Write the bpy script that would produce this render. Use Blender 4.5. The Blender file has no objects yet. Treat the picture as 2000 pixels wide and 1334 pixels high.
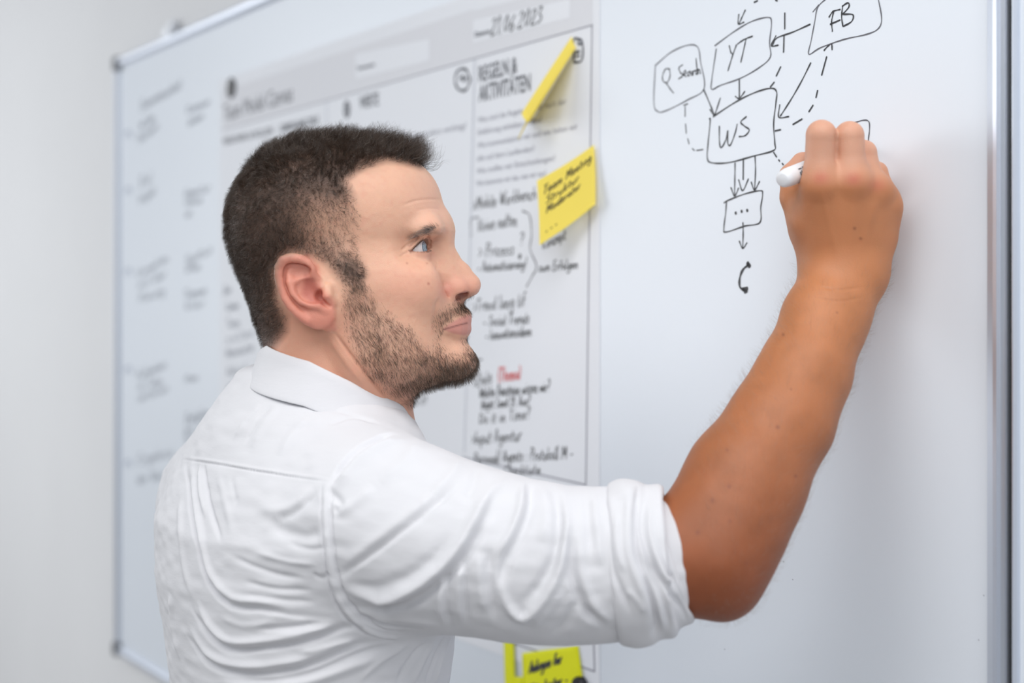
import bpy, bmesh, math, random
import numpy as np
from mathutils import Vector, Matrix
from mathutils.bvhtree import BVHTree
try:
    import openvdb as vdb
except ImportError:
    import pyopenvdb as vdb

SC = bpy.context.scene
COL = SC.collection
rnd = random.Random(7)
rng = np.random.default_rng(11)

# ------------------------------------------------------------------ camera, world, light, exposure
CZ = 1.62                         # camera height
F = 50.0 / 36.0 * 2000.0          # focal length in pixels of the 2000 px wide frame
cam_d = bpy.data.cameras.new('camera')
cam_d.lens = 50.0; cam_d.sensor_width = 36.0; cam_d.sensor_fit = 'HORIZONTAL'
cam_d.shift_y = -67.0 / 2000.0
cam_d.clip_start = 0.05; cam_d.clip_end = 60
cam_d.dof.use_dof = True
cam_d.dof.focus_distance = 1.290
cam_d.dof.aperture_fstop = 2.8
cam = bpy.data.objects.new('camera', cam_d); COL.objects.link(cam)
cam.location = (0, 0, CZ); cam.rotation_euler = (math.pi / 2, 0, 0)
SC.camera = cam

world = bpy.data.worlds.new('room_light'); SC.world = world; world.use_nodes = True
bg = world.node_tree.nodes['Background']
bg.inputs[0].default_value = (0.80, 0.90, 1.0, 1); bg.inputs[1].default_value = 0.17

def area(name, loc, target, w, h, power, color=(1, 1, 1)):
    d = bpy.data.lights.new(name, 'AREA'); d.shape = 'RECTANGLE'; d.size = w; d.size_y = h
    d.energy = power; d.color = color
    o = bpy.data.objects.new(name, d); COL.objects.link(o)
    o.location = loc
    o.rotation_euler = (Vector(target) - Vector(loc)).to_track_quat('-Z', 'Y').to_euler()
    return o
# a row of ceiling panels parallel to the wall, and a tall window far behind on the left
_phi = math.atan(1870.0 / (50.0 / 36.0 * 2000.0)); _r = Vector((math.sin(_phi), -math.cos(_phi), 0)); _n = Vector((math.cos(_phi), math.sin(_phi), 0))
_wd = 1.18 * math.cos(_phi)
def at_wall(u, out, z): return tuple(_r * u + _n * (_wd - out) + Vector((0, 0, z)))
area('ceiling_panel_light', at_wall(-0.35, 1.4, 2.95), at_wall(-0.35, 1.4, 0.0), 2.8, 1.4, 47, (1.0, 0.995, 0.985))
area('left_window_light', at_wall(-4.2, 2.3, 2.05), (-0.1, 1.3, 1.4), 2.6, 1.7, 48, (0.96, 0.98, 1.0))
area('window_light', (0.2, -2.8, 2.6), (0.0, 1.2, 1.5), 2.4, 1.4, 44, (0.98, 0.99, 1.0))

SC.view_settings.view_transform = 'Standard'
SC.view_settings.look = 'None'
SC.view_settings.gamma = 1.0
SC.view_settings.use_curve_mapping = False
SC.view_settings.exposure = 0.07

# ------------------------------------------------------------------ geometry frames
def PX(x, y, z):
    """world point at depth z in front of the camera for a measured photo position"""
    return np.array([(x - 1000.0) / F * z, z, CZ + (600.0 - y) / F * z])
TAN = 1870.0 / F
PHI = math.atan(TAN)
SP, CP = math.sin(PHI), math.cos(PHI)
WD = 1.18 * CP                     # distance from the camera to the board surface
RV = np.array([SP, -CP, 0.0])      # along the wall, to the right
NV = np.array([CP, SP, 0.0])       # into the wall
def WB(u, z, d=0.0):
    """point on the board plane: u metres right along the wall, height z, d metres out of it"""
    return RV * u + NV * (WD - d) + np.array([0, 0, z])
def UB(x, y, d=0.0):
    """(u, height) on the board plane offset by d for a measured photo position"""
    dirv = np.array([(x - 1000.0) / F, 1.0, (600.0 - y) / F])
    t = (WD - d) / float(dirv @ NV)
    p = dirv * t
    return float(p @ RV), CZ + p[2]
def PB(x, y, d=0.0):
    u, z = UB(x, y, d)
    return WB(u, z, d)

# ------------------------------------------------------------------ object helpers
def new_empty(name, loc=(0, 0, 0)):
    o = bpy.data.objects.new(name, None); COL.objects.link(o); o.location = loc
    o.empty_display_size = 0.05
    return o
def tag(o, label=None, cat=None, group=None, kind=None):
    if label: o['label'] = label
    if cat: o['category'] = cat
    if group: o['group'] = group
    if kind: o['kind'] = kind
    return o
WLOC = {}
def world_of(o):
    v = Vector((0, 0, 0))
    while o is not None:
        v += o.location; o = o.parent
    return v
def put(name, verts, faces, mat=None, parent=None, smooth=True, origin=None):
    """link a mesh given in world coordinates, origin at its middle, as a child of parent"""
    verts = np.asarray(verts, dtype=np.float64)
    c = (verts.min(0) + verts.max(0)) / 2 if origin is None else np.asarray(origin, float)
    me = mesh_from(name, verts - c, faces, smooth)
    o = bpy.data.objects.new(name, me); COL.objects.link(o)
    if mat is not None: me.materials.append(mat)
    if parent is not None:
        o.parent = parent
        o.location = Vector(c) - world_of(parent)
    else:
        o.location = Vector(c)
    return o
def mesh_from(name, verts, faces, smooth=True):
    me = bpy.data.meshes.new(name)
    verts = np.asarray(verts, dtype=np.float32); 
    if isinstance(faces, np.ndarray) and faces.ndim == 2:
        nf, k = faces.shape
        me.vertices.add(len(verts)); me.vertices.foreach_set('co', verts.ravel())
        me.loops.add(nf * k); me.loops.foreach_set('vertex_index', faces.ravel().astype(np.int32))
        me.polygons.add(nf)
        me.polygons.foreach_set('loop_start', np.arange(nf, dtype=np.int32) * k)
        me.polygons.foreach_set('loop_total', np.full(nf, k, dtype=np.int32))
        me.update(calc_edges=True)
    else:
        me.from_pydata([tuple(map(float, v)) for v in verts], [], [tuple(map(int, f)) for f in faces])
    me.validate()
    if smooth: me.polygons.foreach_set('use_smooth', np.ones(len(me.polygons), dtype=bool))
    me.update()
    return me

# ------------------------------------------------------------------ materials
def mat(name, color=(0.8, 0.8, 0.8), rough=0.5, metal=0.0, spec=0.5, **kw):
    m = bpy.data.materials.new(name); m.use_nodes = True
    b = m.node_tree.nodes['Principled BSDF']
    b.inputs['Base Color'].default_value = (*color, 1)
    b.inputs['Roughness'].default_value = rough
    b.inputs['Metallic'].default_value = metal
    b.inputs['Specular IOR Level'].default_value = spec
    for k, v in kw.items(): b.inputs[k.replace('_', ' ')].default_value = v
    return m
def noise_bump(m, scale, strength, dist=0.001, detail=4, coords='Object', stretch=None):
    nt = m.node_tree; b = nt.nodes['Principled BSDF']
    tc = nt.nodes.new('ShaderNodeTexCoord'); n = nt.nodes.new('ShaderNodeTexNoise'); bp = nt.nodes.new('ShaderNodeBump')
    n.inputs['Scale'].default_value = scale; n.inputs['Detail'].default_value = detail
    src = tc.outputs[coords]
    if stretch:
        mp = nt.nodes.new('ShaderNodeMapping'); mp.inputs['Scale'].default_value = stretch
        nt.links.new(src, mp.inputs['Vector']); src = mp.outputs['Vector']
    nt.links.new(src, n.inputs['Vector'])
    nt.links.new(n.outputs['Fac'], bp.inputs['Height'])
    bp.inputs['Strength'].default_value = strength; bp.inputs['Distance'].default_value = dist
    nt.links.new(bp.outputs['Normal'], b.inputs['Normal'])
    return n
def vary(m, attr_scale, c1, c2, coords='Object'):
    nt = m.node_tree; b = nt.nodes['Principled BSDF']
    tc = nt.nodes.new('ShaderNodeTexCoord'); n = nt.nodes.new('ShaderNodeTexNoise'); r = nt.nodes.new('ShaderNodeValToRGB')
    n.inputs['Scale'].default_value = attr_scale; n.inputs['Detail'].default_value = 3
    nt.links.new(tc.outputs[coords], n.inputs['Vector']); nt.links.new(n.outputs['Fac'], r.inputs['Fac'])
    r.color_ramp.elements[0].color = (*c1, 1); r.color_ramp.elements[1].color = (*c2, 1)
    r.color_ramp.elements[0].position = 0.3; r.color_ramp.elements[1].position = 0.7
    nt.links.new(r.outputs['Color'], b.inputs['Base Color'])

M = {}
M['wall'] = mat('painted_wall', (0.80, 0.80, 0.81), 0.9, spec=0.2); vary(M['wall'], 3.0, (0.79, 0.79, 0.80), (0.81, 0.81, 0.82)); noise_bump(M['wall'], 220, 0.15)
M['floor'] = mat('grey_floor', (0.35, 0.34, 0.33), 0.6); vary(M['floor'], 6.0, (0.33, 0.32, 0.31), (0.38, 0.37, 0.36))
M['ceiling'] = mat('ceiling_paint', (0.85, 0.85, 0.85), 0.9)
M['board'] = mat('enamel_board', (0.78, 0.825, 0.89), 0.32, spec=0.35); vary(M['board'], 1.2, (0.775, 0.82, 0.885), (0.785, 0.83, 0.895))
M['alu'] = mat('brushed_aluminium', (0.70, 0.74, 0.82), 0.40, 0.8); noise_bump(M['alu'], 60, 0.1, stretch=(30, 30, 0.5))
M['alu_light'] = mat('light_aluminium', (0.72, 0.74, 0.78), 0.45, 0.5)
M['dark_gap'] = mat('gap_shade_black', (0.012, 0.013, 0.014), 0.6)  # black that stands for the shade in the gap between the boards
M['corner'] = mat('dark_plastic', (0.10, 0.105, 0.12), 0.5)
M['paper'] = mat('poster_paper', (0.86, 0.875, 0.92), 0.7, spec=0.25); vary(M['paper'], 4, (0.855, 0.87, 0.915), (0.865, 0.88, 0.925))
M['header'] = mat('poster_grey_print', (0.78, 0.785, 0.825), 0.7, spec=0.2)
M['print'] = mat('dark_print', (0.075, 0.08, 0.10), 0.7)
M['print_mid'] = mat('mid_grey_print', (0.38, 0.38, 0.43), 0.7)
M['ink'] = mat('black_marker_ink', (0.02, 0.02, 0.025), 0.5)
M['ink_dry'] = mat('dry_marker_ink', (0.13, 0.13, 0.15), 0.6)
M['ink_faint'] = mat('faded_marker_ink', (0.26, 0.28, 0.33), 0.6)
M['ink_blue'] = mat('faded_blue_ink', (0.36, 0.41, 0.52), 0.6)
M['ink_red'] = mat('red_marker_ink', (0.75, 0.08, 0.08), 0.6)
M['note'] = mat('yellow_note_paper', (1.0, 0.83, 0.16), 0.7, spec=0.2)
def see_through(m, col, fac):
    nt = m.node_tree; b = nt.nodes['Principled BSDF']; out = nt.nodes['Material Output']
    t = nt.nodes.new('ShaderNodeBsdfTranslucent'); t.inputs['Color'].default_value = (*col, 1)
    mx = nt.nodes.new('ShaderNodeMixShader'); mx.inputs[0].default_value = fac
    nt.links.new(b.outputs[0], mx.inputs[1]); nt.links.new(t.outputs[0], mx.inputs[2]); nt.links.new(mx.outputs[0], out.inputs[0])
see_through(M['note'], (1.0, 0.80, 0.10), 0.15)
M['note_lime'] = mat('lime_note_paper', (0.86, 0.87, 0.02), 0.7, spec=0.2)
M['magnet'] = mat('black_magnet_plastic', (0.012, 0.012, 0.018), 0.4)
M['pen'] = mat('white_marker_plastic', (0.82, 0.83, 0.86), 0.35)

def smooth_pts(poly, n=24):
    p = np.asarray(poly, float)
    if len(p) < 3:
        t = np.linspace(0, 1, n)[:, None]; return p[0] * (1 - t) + p[-1] * t
    out = []
    q = np.vstack([2 * p[0] - p[1], p, 2 * p[-1] - p[-2]])
    m = max(2, n // (len(p) - 1))
    for i in range(1, len(q) - 2):
        for t in np.linspace(0, 1, m, endpoint=(i == len(q) - 3)):
            out.append(0.5 * ((2 * q[i]) + (-q[i - 1] + q[i + 1]) * t + (2 * q[i - 1] - 5 * q[i] + 4 * q[i + 1] - q[i + 2]) * t * t + (-q[i - 1] + 3 * q[i] - 3 * q[i + 1] + q[i + 2]) * t ** 3))
    return np.array(out)

# ------------------------------------------------------------------ room shell
def box_verts(u0, u1, z0, z1, d0, d1):
    return [WB(u, z, d) for d in (d0, d1) for z in (z0, z1) for u in (u0, u1)]
BOXF = [(0, 1, 3, 2), (4, 6, 7, 5), (0, 4, 5, 1), (2, 3, 7, 6), (0, 2, 6, 4), (1, 5, 7, 3)]
def wbox(name, u0, u1, z0, z1, d0, d1, m, parent=None, bevel=0.0):
    o = put(name, box_verts(u0, u1, z0, z1, d0, d1), BOXF, m, parent, smooth=False)
    if bevel:
        b = o.modifiers.new('bevel', 'BEVEL'); b.width = bevel; b.segments = 2
    return o
WALL_D = -0.022
tag(wbox('wall_back', -5.0, 3.2, 0.0, 2.9, WALL_D - 0.1, WALL_D, M['wall']), kind='structure')
fl = [WB(-5.0, 0, WALL_D - 0.1), WB(3.2, 0, WALL_D - 0.1), WB(3.2, 0, 4.2), WB(-5.0, 0, 4.2)]
fv = fl + [p - np.array([0, 0, 0.1]) for p in fl]
tag(put('floor', fv, [(0, 1, 2, 3), (7, 6, 5, 4), (0, 4, 5, 1), (1, 5, 6, 2), (2, 6, 7, 3), (3, 7, 4, 0)], M['floor'], smooth=False), kind='structure')
tag(wbox('wall_left', -5.1, -5.0, 0.0, 2.9, WALL_D, 4.2, M['wall']), kind='structure')
tag(wbox('baseboard_back', -5.0, 3.2, 0.0, 0.08, WALL_D, WALL_D + 0.012, M['alu_light']), kind='structure')

# ------------------------------------------------------------------ whiteboard
U0 = UB(231, 600)[0]; U1 = UB(1974.5, 600)[0]; ZT_ = UB(233, 116)[1]; ZB_ = UB(243, 1282)[1]
UR = UB(1930, 600)[0]
board = tag(new_empty('whiteboard', WB((U0 + U1) / 2, ZB_, 0)), 'large white enamel whiteboard in a thin aluminium frame, the man draws on it', 'whiteboard')
wbox('writing_surface', U0 + 0.004, U1 - 0.004, ZB_ + 0.004, ZT_ - 0.004, -0.018, 0.0, M['board'], board)
def extrude_profile(name, prof, along, m, parent):
    """prof: list of (across, d); along: function (t in 0/1, across, d) -> world point"""
    n = len(prof); V = [along(t, a, d) for t in (0, 1) for a, d in prof]
    Fc = [(j, (j + 1) % n, n + (j + 1) % n, n + j) for j in range(n)] + [tuple(range(n))[::-1], tuple(range(n, 2 * n))]
    return put(name, V, Fc, m, parent, smooth=False)
fw = U1 - UR
prof_r = [(0, -0.018), (0, 0.0012), (fw * 0.50, 0.0065), (fw * 0.56, 0.0105), (fw * 0.74, 0.0110), (fw * 0.80, 0.0075), (fw * 0.97, 0.0070), (fw, 0.0050), (fw, -0.018)]
rail = extrude_profile('frame_rail', prof_r, lambda t, a, d: WB(UR + a, ZB_ + (ZT_ - ZB_) * t, d), M['alu'], board)
lw = 0.011
prof_s = [(0, -0.018), (0, 0.007), (lw * 0.25, 0.0095), (lw * 0.75, 0.0095), (lw, 0.006), (lw, -0.018)]
extrude_profile('frame_rail', prof_s, lambda t, a, d: WB(U0 + a, ZB_ + (ZT_ - ZB_) * t, d), M['alu'], board)
lw = 0.016
prof_s = [(0, -0.018), (0, 0.006), (lw * 0.25, 0.0095), (lw * 0.75, 0.0095), (lw, 0.006), (lw, -0.018)]
extrude_profile('frame_rail', prof_s, lambda t, a, d: WB(U0 + (U1 - U0) * t, ZT_ - a, d), M['alu'], board)
extrude_profile('frame_rail', prof_s, lambda t, a, d: WB(U0 + (U1 - U0) * t, ZB_ + lw - a, d), M['alu'], board)
for z in (ZT_ - 0.024, ZB_ - 0.004):
    wbox('corner_cap', U0 - 0.004, U0 + 0.020, z, z + 0.028, -0.018, 0.0125, M['corner'], board, 0.003)
hu, hz = UB(326, 62)
wbox('hanging_hook', hu - 0.014, hu + 0.014, ZT_ + 0.000, ZT_ + 0.020, -0.016, 0.004, M['alu_light'], board, 0.002)
wbox('hanging_hook', hu - 0.006, hu + 0.010, ZT_ + 0.018, ZT_ + 0.034, -0.018, -0.004, M['alu_light'], board, 0.002)
# the next board begins past a gap, its shade set in as a black strip
ug = UB(1985, 600)[0]; u2 = UB(1992.5, 600)[0]
wbox('gap_shade_strip', U1, ug - 0.0005, ZB_, ZT_, -0.018, 0.0015, M['dark_gap'], board)
nb = tag(new_empty('whiteboard', WB(ug + 0.4, ZB_, 0)), 'edge of a second whiteboard at the far right, past the dark gap', 'whiteboard')
extrude_profile('frame_rail', [(0, -0.018), (0, 0.005), (0.0012, 0.0075), (u2 - ug - 0.0012, 0.0075), (u2 - ug, 0.004), (u2 - ug, -0.018)], lambda t, a, d: WB(ug + a, ZB_ + (ZT_ - ZB_) * t, d), M['alu'], nb)
wbox('writing_surface', u2, ug + 0.8, ZB_ + 0.002, ZT_ - 0.002, -0.018, 0.0, M['board'], nb)

# ------------------------------------------------------------------ ink: flat ribbons lying on a board or sheet
def ribbon(polys, width, d, blunt=True, wob=0.12):
    """polys: list of polylines of (u, z) on the wall plane; returns verts, faces of thin flat ribbons at offset d"""
    V, Fc = [], []
    for pl in polys:
        p = smooth_pts(pl, 6 * max(1, len(pl) - 1) + 2) if len(pl) > 2 else np.array(pl, float)
        keep = [0] + [i for i in range(1, len(p)) if np.hypot(*(p[i] - p[i - 1])) > 1e-5]
        p = p[keep]
        if len(p) < 2: continue
        tn = np.gradient(p, axis=0); tn /= (np.linalg.norm(tn, axis=1, keepdims=True) + 1e-9)
        if blunt:
            p = np.vstack([p[0] - tn[0] * width * 0.3, p, p[-1] + tn[-1] * width * 0.3]); tn = np.vstack([tn[:1], tn, tn[-1:]])
        nn = np.stack([-tn[:, 1], tn[:, 0]], 1)
        w = width * (0.5 + wob * np.sin(np.arange(len(p)) * 0.9 + len(V))); w[0] *= 0.6; w[-1] *= 0.5
        b = len(V)
        for q, n_, ww in zip(p, nn, w):
            V.append(WB(*(q + n_ * ww), d)); V.append(WB(*(q - n_ * ww), d))
        for i in range(len(p) - 1):
            Fc.append((b + 2 * i, b + 2 * i + 1, b + 2 * i + 3, b + 2 * i + 2))
    return V, Fc
def ink(name, polys, width, m, parent, d=0.0004, label=None, px=True, wob=0.12):
    if px: polys = [[UB(x, y) for x, y in pl] for pl in polys]
    V, Fc = ribbon(polys, width, d, wob=wob)
    o = put(name, V, Fc, m, parent, smooth=False)
    if label: o['label'] = label
    return o
def z6(*p): return [(1250 + p[i] / 2.151, p[i + 1] / 2.151) for i in range(0, len(p), 2)]
LW = 0.00138
def dr(name, strokes, w=LW, m='ink', label=None): return ink(name, [z6(*s) for s in strokes], w, M[m], board, label=label)
dr('drawn_box', [(65, 275, 130, 220, 200, 190, 243, 198, 255, 260, 270, 372, 200, 420, 110, 465, 75, 468, 59, 430, 65, 275)], LW * 0.85, 'ink_dry', 'hand-drawn box around Q Search')
dr('drawn_letters', [(126, 290, 108, 290, 95, 320, 100, 343, 116, 345, 127, 318, 124, 290), (112, 350, 128, 374, 142, 391), (180, 272, 164, 285, 170, 304, 180, 318, 162, 332),
                     (180, 316, 194, 306, 190, 296, 182, 312, 196, 322), (212, 298, 200, 308, 206, 320, 214, 303, 219, 318), (221, 298, 223, 316, 226, 300, 233, 296),
                     (245, 290, 235, 298, 237, 312, 247, 306), (236, 245, 243, 311, 246, 292, 252, 296, 255, 310)], LW * 0.85, 'ink', 'Q Search')
dr('drawn_box', [(315, 192, 400, 130, 470, 90, 538, 73, 553, 95, 545, 180, 548, 240, 500, 285, 420, 330, 340, 358, 302, 375, 303, 330, 321, 205)], LW * 0.9, 'ink_dry', 'hand-drawn box around YT')
dr('drawn_letters', [(376, 192, 382, 218, 390, 228), (406, 188, 392, 226, 380, 265, 370, 298), (410, 185, 440, 165, 474, 152), (446, 165, 436, 210, 424, 262)], LW, 'ink', 'YT')
dr('drawn_arrow', [(443, 42, 428, 75, 418, 98), (416, 60, 414, 100, 438, 93)])
dr('drawn_dash', [(480, 10, 495, 3)]); dr('drawn_dash', [(609, 54, 609, 122)]); dr('drawn_dash', [(606, 150, 604, 220)]); dr('drawn_dash', [(592, 280, 573, 320)]); dr('drawn_dash', [(565, 345, 548, 366)])
dr('drawn_dash', [(570, 0, 578, 4)])
dr('drawn_arrow', [(716, 102, 640, 136, 575, 160, 557, 192), (572, 150, 552, 192, 582, 190)])
dr('drawn_box', [(790, -12, 748, 30, 735, 90, 720, 170, 710, 228, 760, 200, 860, 165, 950, 145, 1000, 122, 1016, 80, 1003, 0, 1000, -15), (727, 50, 752, 20)], LW * 0.8, 'ink_dry', 'hand-drawn box around FB')
dr('drawn_letters', [(814, 50, 806, 90, 809, 132), (795, 72, 812, 48, 842, 40), (800, 102, 842, 84), (852, 25, 848, 70, 853, 110), (850, 26, 875, 12, 878, 30, 852, 60), (856, 60, 895, 62, 890, 90, 855, 111)], LW, 'ink', 'FB')
for s in ((785, 238, 764, 316), (747, 380, 740, 410), (728, 442, 710, 470), (682, 500, 643, 523), (592, 545, 568, 550)): dr('drawn_dash', [s])
dr('drawn_arrow', [(774, 212, 788, 196, 805, 184, 808, 210)])
dr('drawn_arrow', [(718, 264, 680, 340, 640, 410, 602, 470, 590, 488), (588, 440, 584, 492, 626, 490)])
dr('drawn_arrow', [(268, 375, 300, 450, 312, 482), (295, 460, 312, 483, 323, 458, 338, 412)])
for s in ((184, 442, 202, 436), (190, 446, 190, 490), (192, 520, 195, 560), (201, 582, 207, 605), (220, 624, 230, 632), (238, 632, 266, 628)): dr('drawn_dash', [s], LW * 0.7)
dr('drawn_arrow', [(418, 336, 418, 408), (401, 405, 418, 413, 441, 384)])
dr('drawn_box', [(308, 490, 400, 430, 480, 390, 548, 371, 574, 384, 572, 430, 562, 520, 567, 600, 562, 632, 480, 655, 380, 682, 310, 685, 284, 668, 287, 600, 296, 505, 291, 500)], LW * 1.05, 'ink', 'hand-drawn box around WS')
dr('drawn_letters', [(334, 530, 335, 600, 343, 620, 362, 585, 370, 548, 369, 598, 380, 610, 400, 560, 409, 522), (448, 490, 424, 512, 440, 530, 460, 546, 442, 570, 417, 574)], LW * 1.05, 'ink', 'WS')
dr('drawn_arrow', [(400, 685, 399, 750, 398, 822), (383, 788, 398, 823, 415, 790)]); dr('drawn_arrow', [(435, 665, 434, 755), (415, 755, 432, 801, 456, 752)]); dr('drawn_arrow', [(484, 655, 486, 720, 482, 796), (468, 765, 482, 798, 503, 762)])
dr('drawn_box', [(354, 852, 368, 843, 440, 815, 505, 801, 516, 815, 508, 870, 504, 935, 440, 950, 362, 975, 353, 958, 360, 900, 364, 846)], LW, 'ink', 'small hand-drawn box with three dots')
for x, y in ((403, 895), (428, 888), (451, 884)): dr('drawn_dot', [(x - 1.6, y + 1, x + 1.6, y - 1)], LW * 2.0)
dr('drawn_arrow', [(433, 935, 434, 980, 432, 1040), (418, 1013, 432, 1043, 450, 1020)])
dr('drawn_handset', [(460, 1110, 434, 1132, 420, 1168, 421, 1206, 445, 1222)], LW * 1.9, 'ink', 'thick curved telephone handset sign')
dr('drawn_handset_end', [(452, 1104, 462, 1120)], LW * 2.6); dr('drawn_handset_end', [(432, 1216, 452, 1212), (440, 1226, 450, 1224)], LW * 2.4)
dr('drawn_box', [(900, 516, 940, 505, 962, 511, 965, 545, 960, 590, 961, 640)], LW * 0.8, 'ink_dry', 'unfinished box behind the hand')
for s in ((562, 640, 575, 660), (583, 671, 588, 678), (598, 686, 604, 693)): dr('drawn_dash', [s], LW * 0.9)
for x, y in ((1415, 1198), (1531, 1097), (1549, 1132), (1912, 1250), (1922, 1163), (1416, 1268)): ink('ink_speck', [[(x - 0.6, y - 0.8), (x + 0.6, y + 0.8)]], 0.0007, M['ink_faint'], board)

# ------------------------------------------------------------------ a small stroke alphabet for the handwriting
G = {
 'a': (.5, ['.4 .45 .2 .5 .05 .25 .15 .02 .35 .2 .42 .45', '.42 .45 .4 .1 .5 .02']), 'b': (.5, ['.08 1 .06 .05', '.07 .3 .3 .5 .45 .25 .3 .02 .06 .1']),
 'c': (.42, ['.38 .42 .2 .5 .05 .25 .18 .02 .4 .1']), 'd': (.52, ['.42 .42 .2 .5 .05 .25 .15 .02 .38 .2', '.46 1 .42 .05 .5 .02']),
 'e': (.45, ['.06 .26 .36 .32 .3 .5 .1 .42 .06 .15 .2 0 .42 .1']), 'f': (.36, ['.36 .95 .2 1 .14 .7 .12 0', '0 .5 .34 .52']),
 'g': (.5, ['.4 .45 .2 .5 .05 .25 .2 .05 .4 .3', '.43 .48 .4 -.25 .2 -.4 .02 -.28']), 'h': (.5, ['.08 1 .06 0', '.07 .3 .25 .5 .38 .4 .38 0']),
 'i': (.2, ['.1 .48 .09 .05 .18 0', '.11 .72 .12 .74']), 'j': (.25, ['.15 .48 .12 -.25 -.05 -.35', '.16 .72 .17 .74']), 'k': (.45, ['.08 1 .06 0', '.4 .5 .08 .22 .42 0']),
 'l': (.22, ['.1 1 .08 .1 .2 0']), 'm': (.72, ['.06 .48 .06 0', '.07 .3 .2 .5 .3 .4 .3 0', '.31 .3 .45 .5 .56 .4 .58 .02 .68 0']), 'n': (.48, ['.06 .48 .06 0', '.07 .3 .24 .5 .36 .38 .37 .02 .46 0']),
 'o': (.46, ['.22 .5 .05 .28 .2 0 .4 .22 .24 .5']), 'p': (.48, ['.07 .5 .04 -.4', '.06 .35 .28 .5 .42 .28 .25 .02 .06 .1']), 'r': (.36, ['.07 .48 .06 0', '.07 .28 .2 .48 .34 .46']),
 's': (.38, ['.34 .44 .16 .5 .1 .35 .3 .2 .22 .02 .02 .06']), 't': (.34, ['.15 .85 .12 .1 .28 0', '0 .52 .32 .54']), 'u': (.48, ['.06 .48 .06 .1 .2 0 .38 .2', '.4 .48 .38 .05 .47 0']),
 'v': (.42, ['.03 .48 .17 0 .38 .5']), 'w': (.62, ['.03 .48 .15 0 .3 .4 .42 0 .58 .5']), 'x': (.42, ['.04 .48 .38 0', '.38 .5 .02 0']), 'y': (.45, ['.05 .48 .2 .05', '.4 .5 .2 0 .02 -.38']),
 'z': (.42, ['.04 .46 .36 .48 .04 0 .4 .03']), 'A': (.6, ['.02 0 .28 1 .52 0', '.12 .36 .44 .38']), 'B': (.55, ['.08 1 .06 0', '.08 .98 .4 .85 .1 .55 .48 .3 .06 0']), 'C': (.55, ['.5 .85 .25 1 .05 .5 .2 .03 .5 .12']),
 'D': (.6, ['.08 1 .06 0', '.06 .98 .5 .7 .45 .2 .05 0']), 'E': (.5, ['.45 .98 .08 .95 .06 .02 .45 .05', '.08 .5 .38 .52']), 'I': (.2, ['.1 1 .08 0']), 'K': (.55, ['.08 1 .06 0', '.5 1 .08 .45 .5 0']),
 'L': (.46, ['.1 1 .06 .03 .42 .05']), 'M': (.75, ['.04 0 .12 .98 .34 .3 .58 1 .66 0']), 'N': (.6, ['.05 0 .1 1 .46 0 .52 1']), 'P': (.52, ['.08 1 .05 0', '.06 .95 .42 .9 .4 .55 .08 .48']),
 'S': (.5, ['.45 .88 .2 1 .1 .7 .4 .42 .3 .05 .02 .1']), 'T': (.55, ['.02 .95 .52 1', '.27 .97 .24 0']), 'V': (.55, ['.04 1 .24 0 .52 1']), 'W': (.8, ['.04 1 .18 .02 .4 .8 .54 0 .78 1']), 'Z': (.52, ['.05 .96 .46 .98 .04 .02 .48 .04', '.12 .5 .4 .52']),
 '0': (.48, ['.24 .98 .05 .5 .2 0 .42 .5 .26 .98']), '1': (.3, ['.02 .75 .2 1 .18 0']), '2': (.48, ['.06 .8 .25 1 .4 .75 .04 .02 .44 .04']), '3': (.45, ['.06 .95 .36 .9 .16 .55 .4 .3 .2 0 .02 .1']),
 '6': (.46, ['.38 .98 .1 .5 .12 .05 .38 .1 .3 .42 .08 .32']), '?': (.42, ['.05 .85 .25 1 .38 .75 .2 .5 .18 .28', '.17 .04 .19 .06']), '!': (.2, ['.12 1 .09 .3', '.08 .04 .1 .06']), '.': (.2, ['.08 .02 .1 .05']), ',': (.2, ['.1 .05 .05 -.12']),
 ':': (.2, ['.09 .4 .1 .43', '.08 .04 .09 .07']), '-': (.4, ['.04 .28 .34 .3']), '/': (.3, ['.02 -.1 .28 1.05']), '(': (.25, ['.22 1.05 .06 .5 .2 -.1']), ')': (.25, ['.04 1.05 .2 .5 .04 -.1']),
 '>': (.4, ['.04 .6 .34 .32 .04 .05']), '=': (.4, ['.04 .38 .34 .4', '.04 .16 .34 .18']), '&': (.6, ['.5 .02 .1 .7 .25 .98 .36 .75 .05 .25 .22 .02 .5 .4']), ' ': (.32, [])}
def hand_text(name, text, p0, p1, hpx, m, parent, d=0.0006, width=None, slant=0.22, label=None, seed=0, map_fn=None, cap=0.62):
    """handwriting along a measured base line p0 -> p1; hpx is the height of a capital at p0 in photo pixels"""
    r = random.Random(hash(text) % 1000 + seed) if False else random.Random(sum(map(ord, text)) + seed)
    mp = map_fn or (lambda q: np.array(UB(*q)))
    a, b = mp(p0), mp(p1); up = mp((p0[0], p0[1] - hpx)) - a
    H = np.linalg.norm(up); ex = (b - a); L = np.linalg.norm(ex); ex = ex / L; ey = np.array([-ex[1], ex[0]])
    tot = sum(G.get(c, G['n'])[0] + 0.08 for c in text)
    sx = L / tot; x = 0; polys = []
    for c in text:
        w, st = G.get(c, G['n'])
        jy = r.uniform(-0.05, 0.05); js = r.uniform(0.9, 1.1)
        for s in st:
            v = list(map(float, s.split())); pl = []
            for i in range(0, len(v), 2):
                yy = (v[i + 1] * js + jy + r.uniform(-.025, .025)) * H
                xx = (x + v[i] + r.uniform(-.02, .02)) * sx + yy * slant
                pl.append(a + ex * xx + ey * yy)
            polys.append(pl)
        x += w + 0.08
    V, Fc = ribbon(polys, width or 0.0016, d)
    o = put(name, V, Fc, m, parent, smooth=False); o['kind'] = 'stuff'
    if label: o['label'] = label
    return o
FONT = bpy.data.fonts.load('<builtin>')
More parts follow.
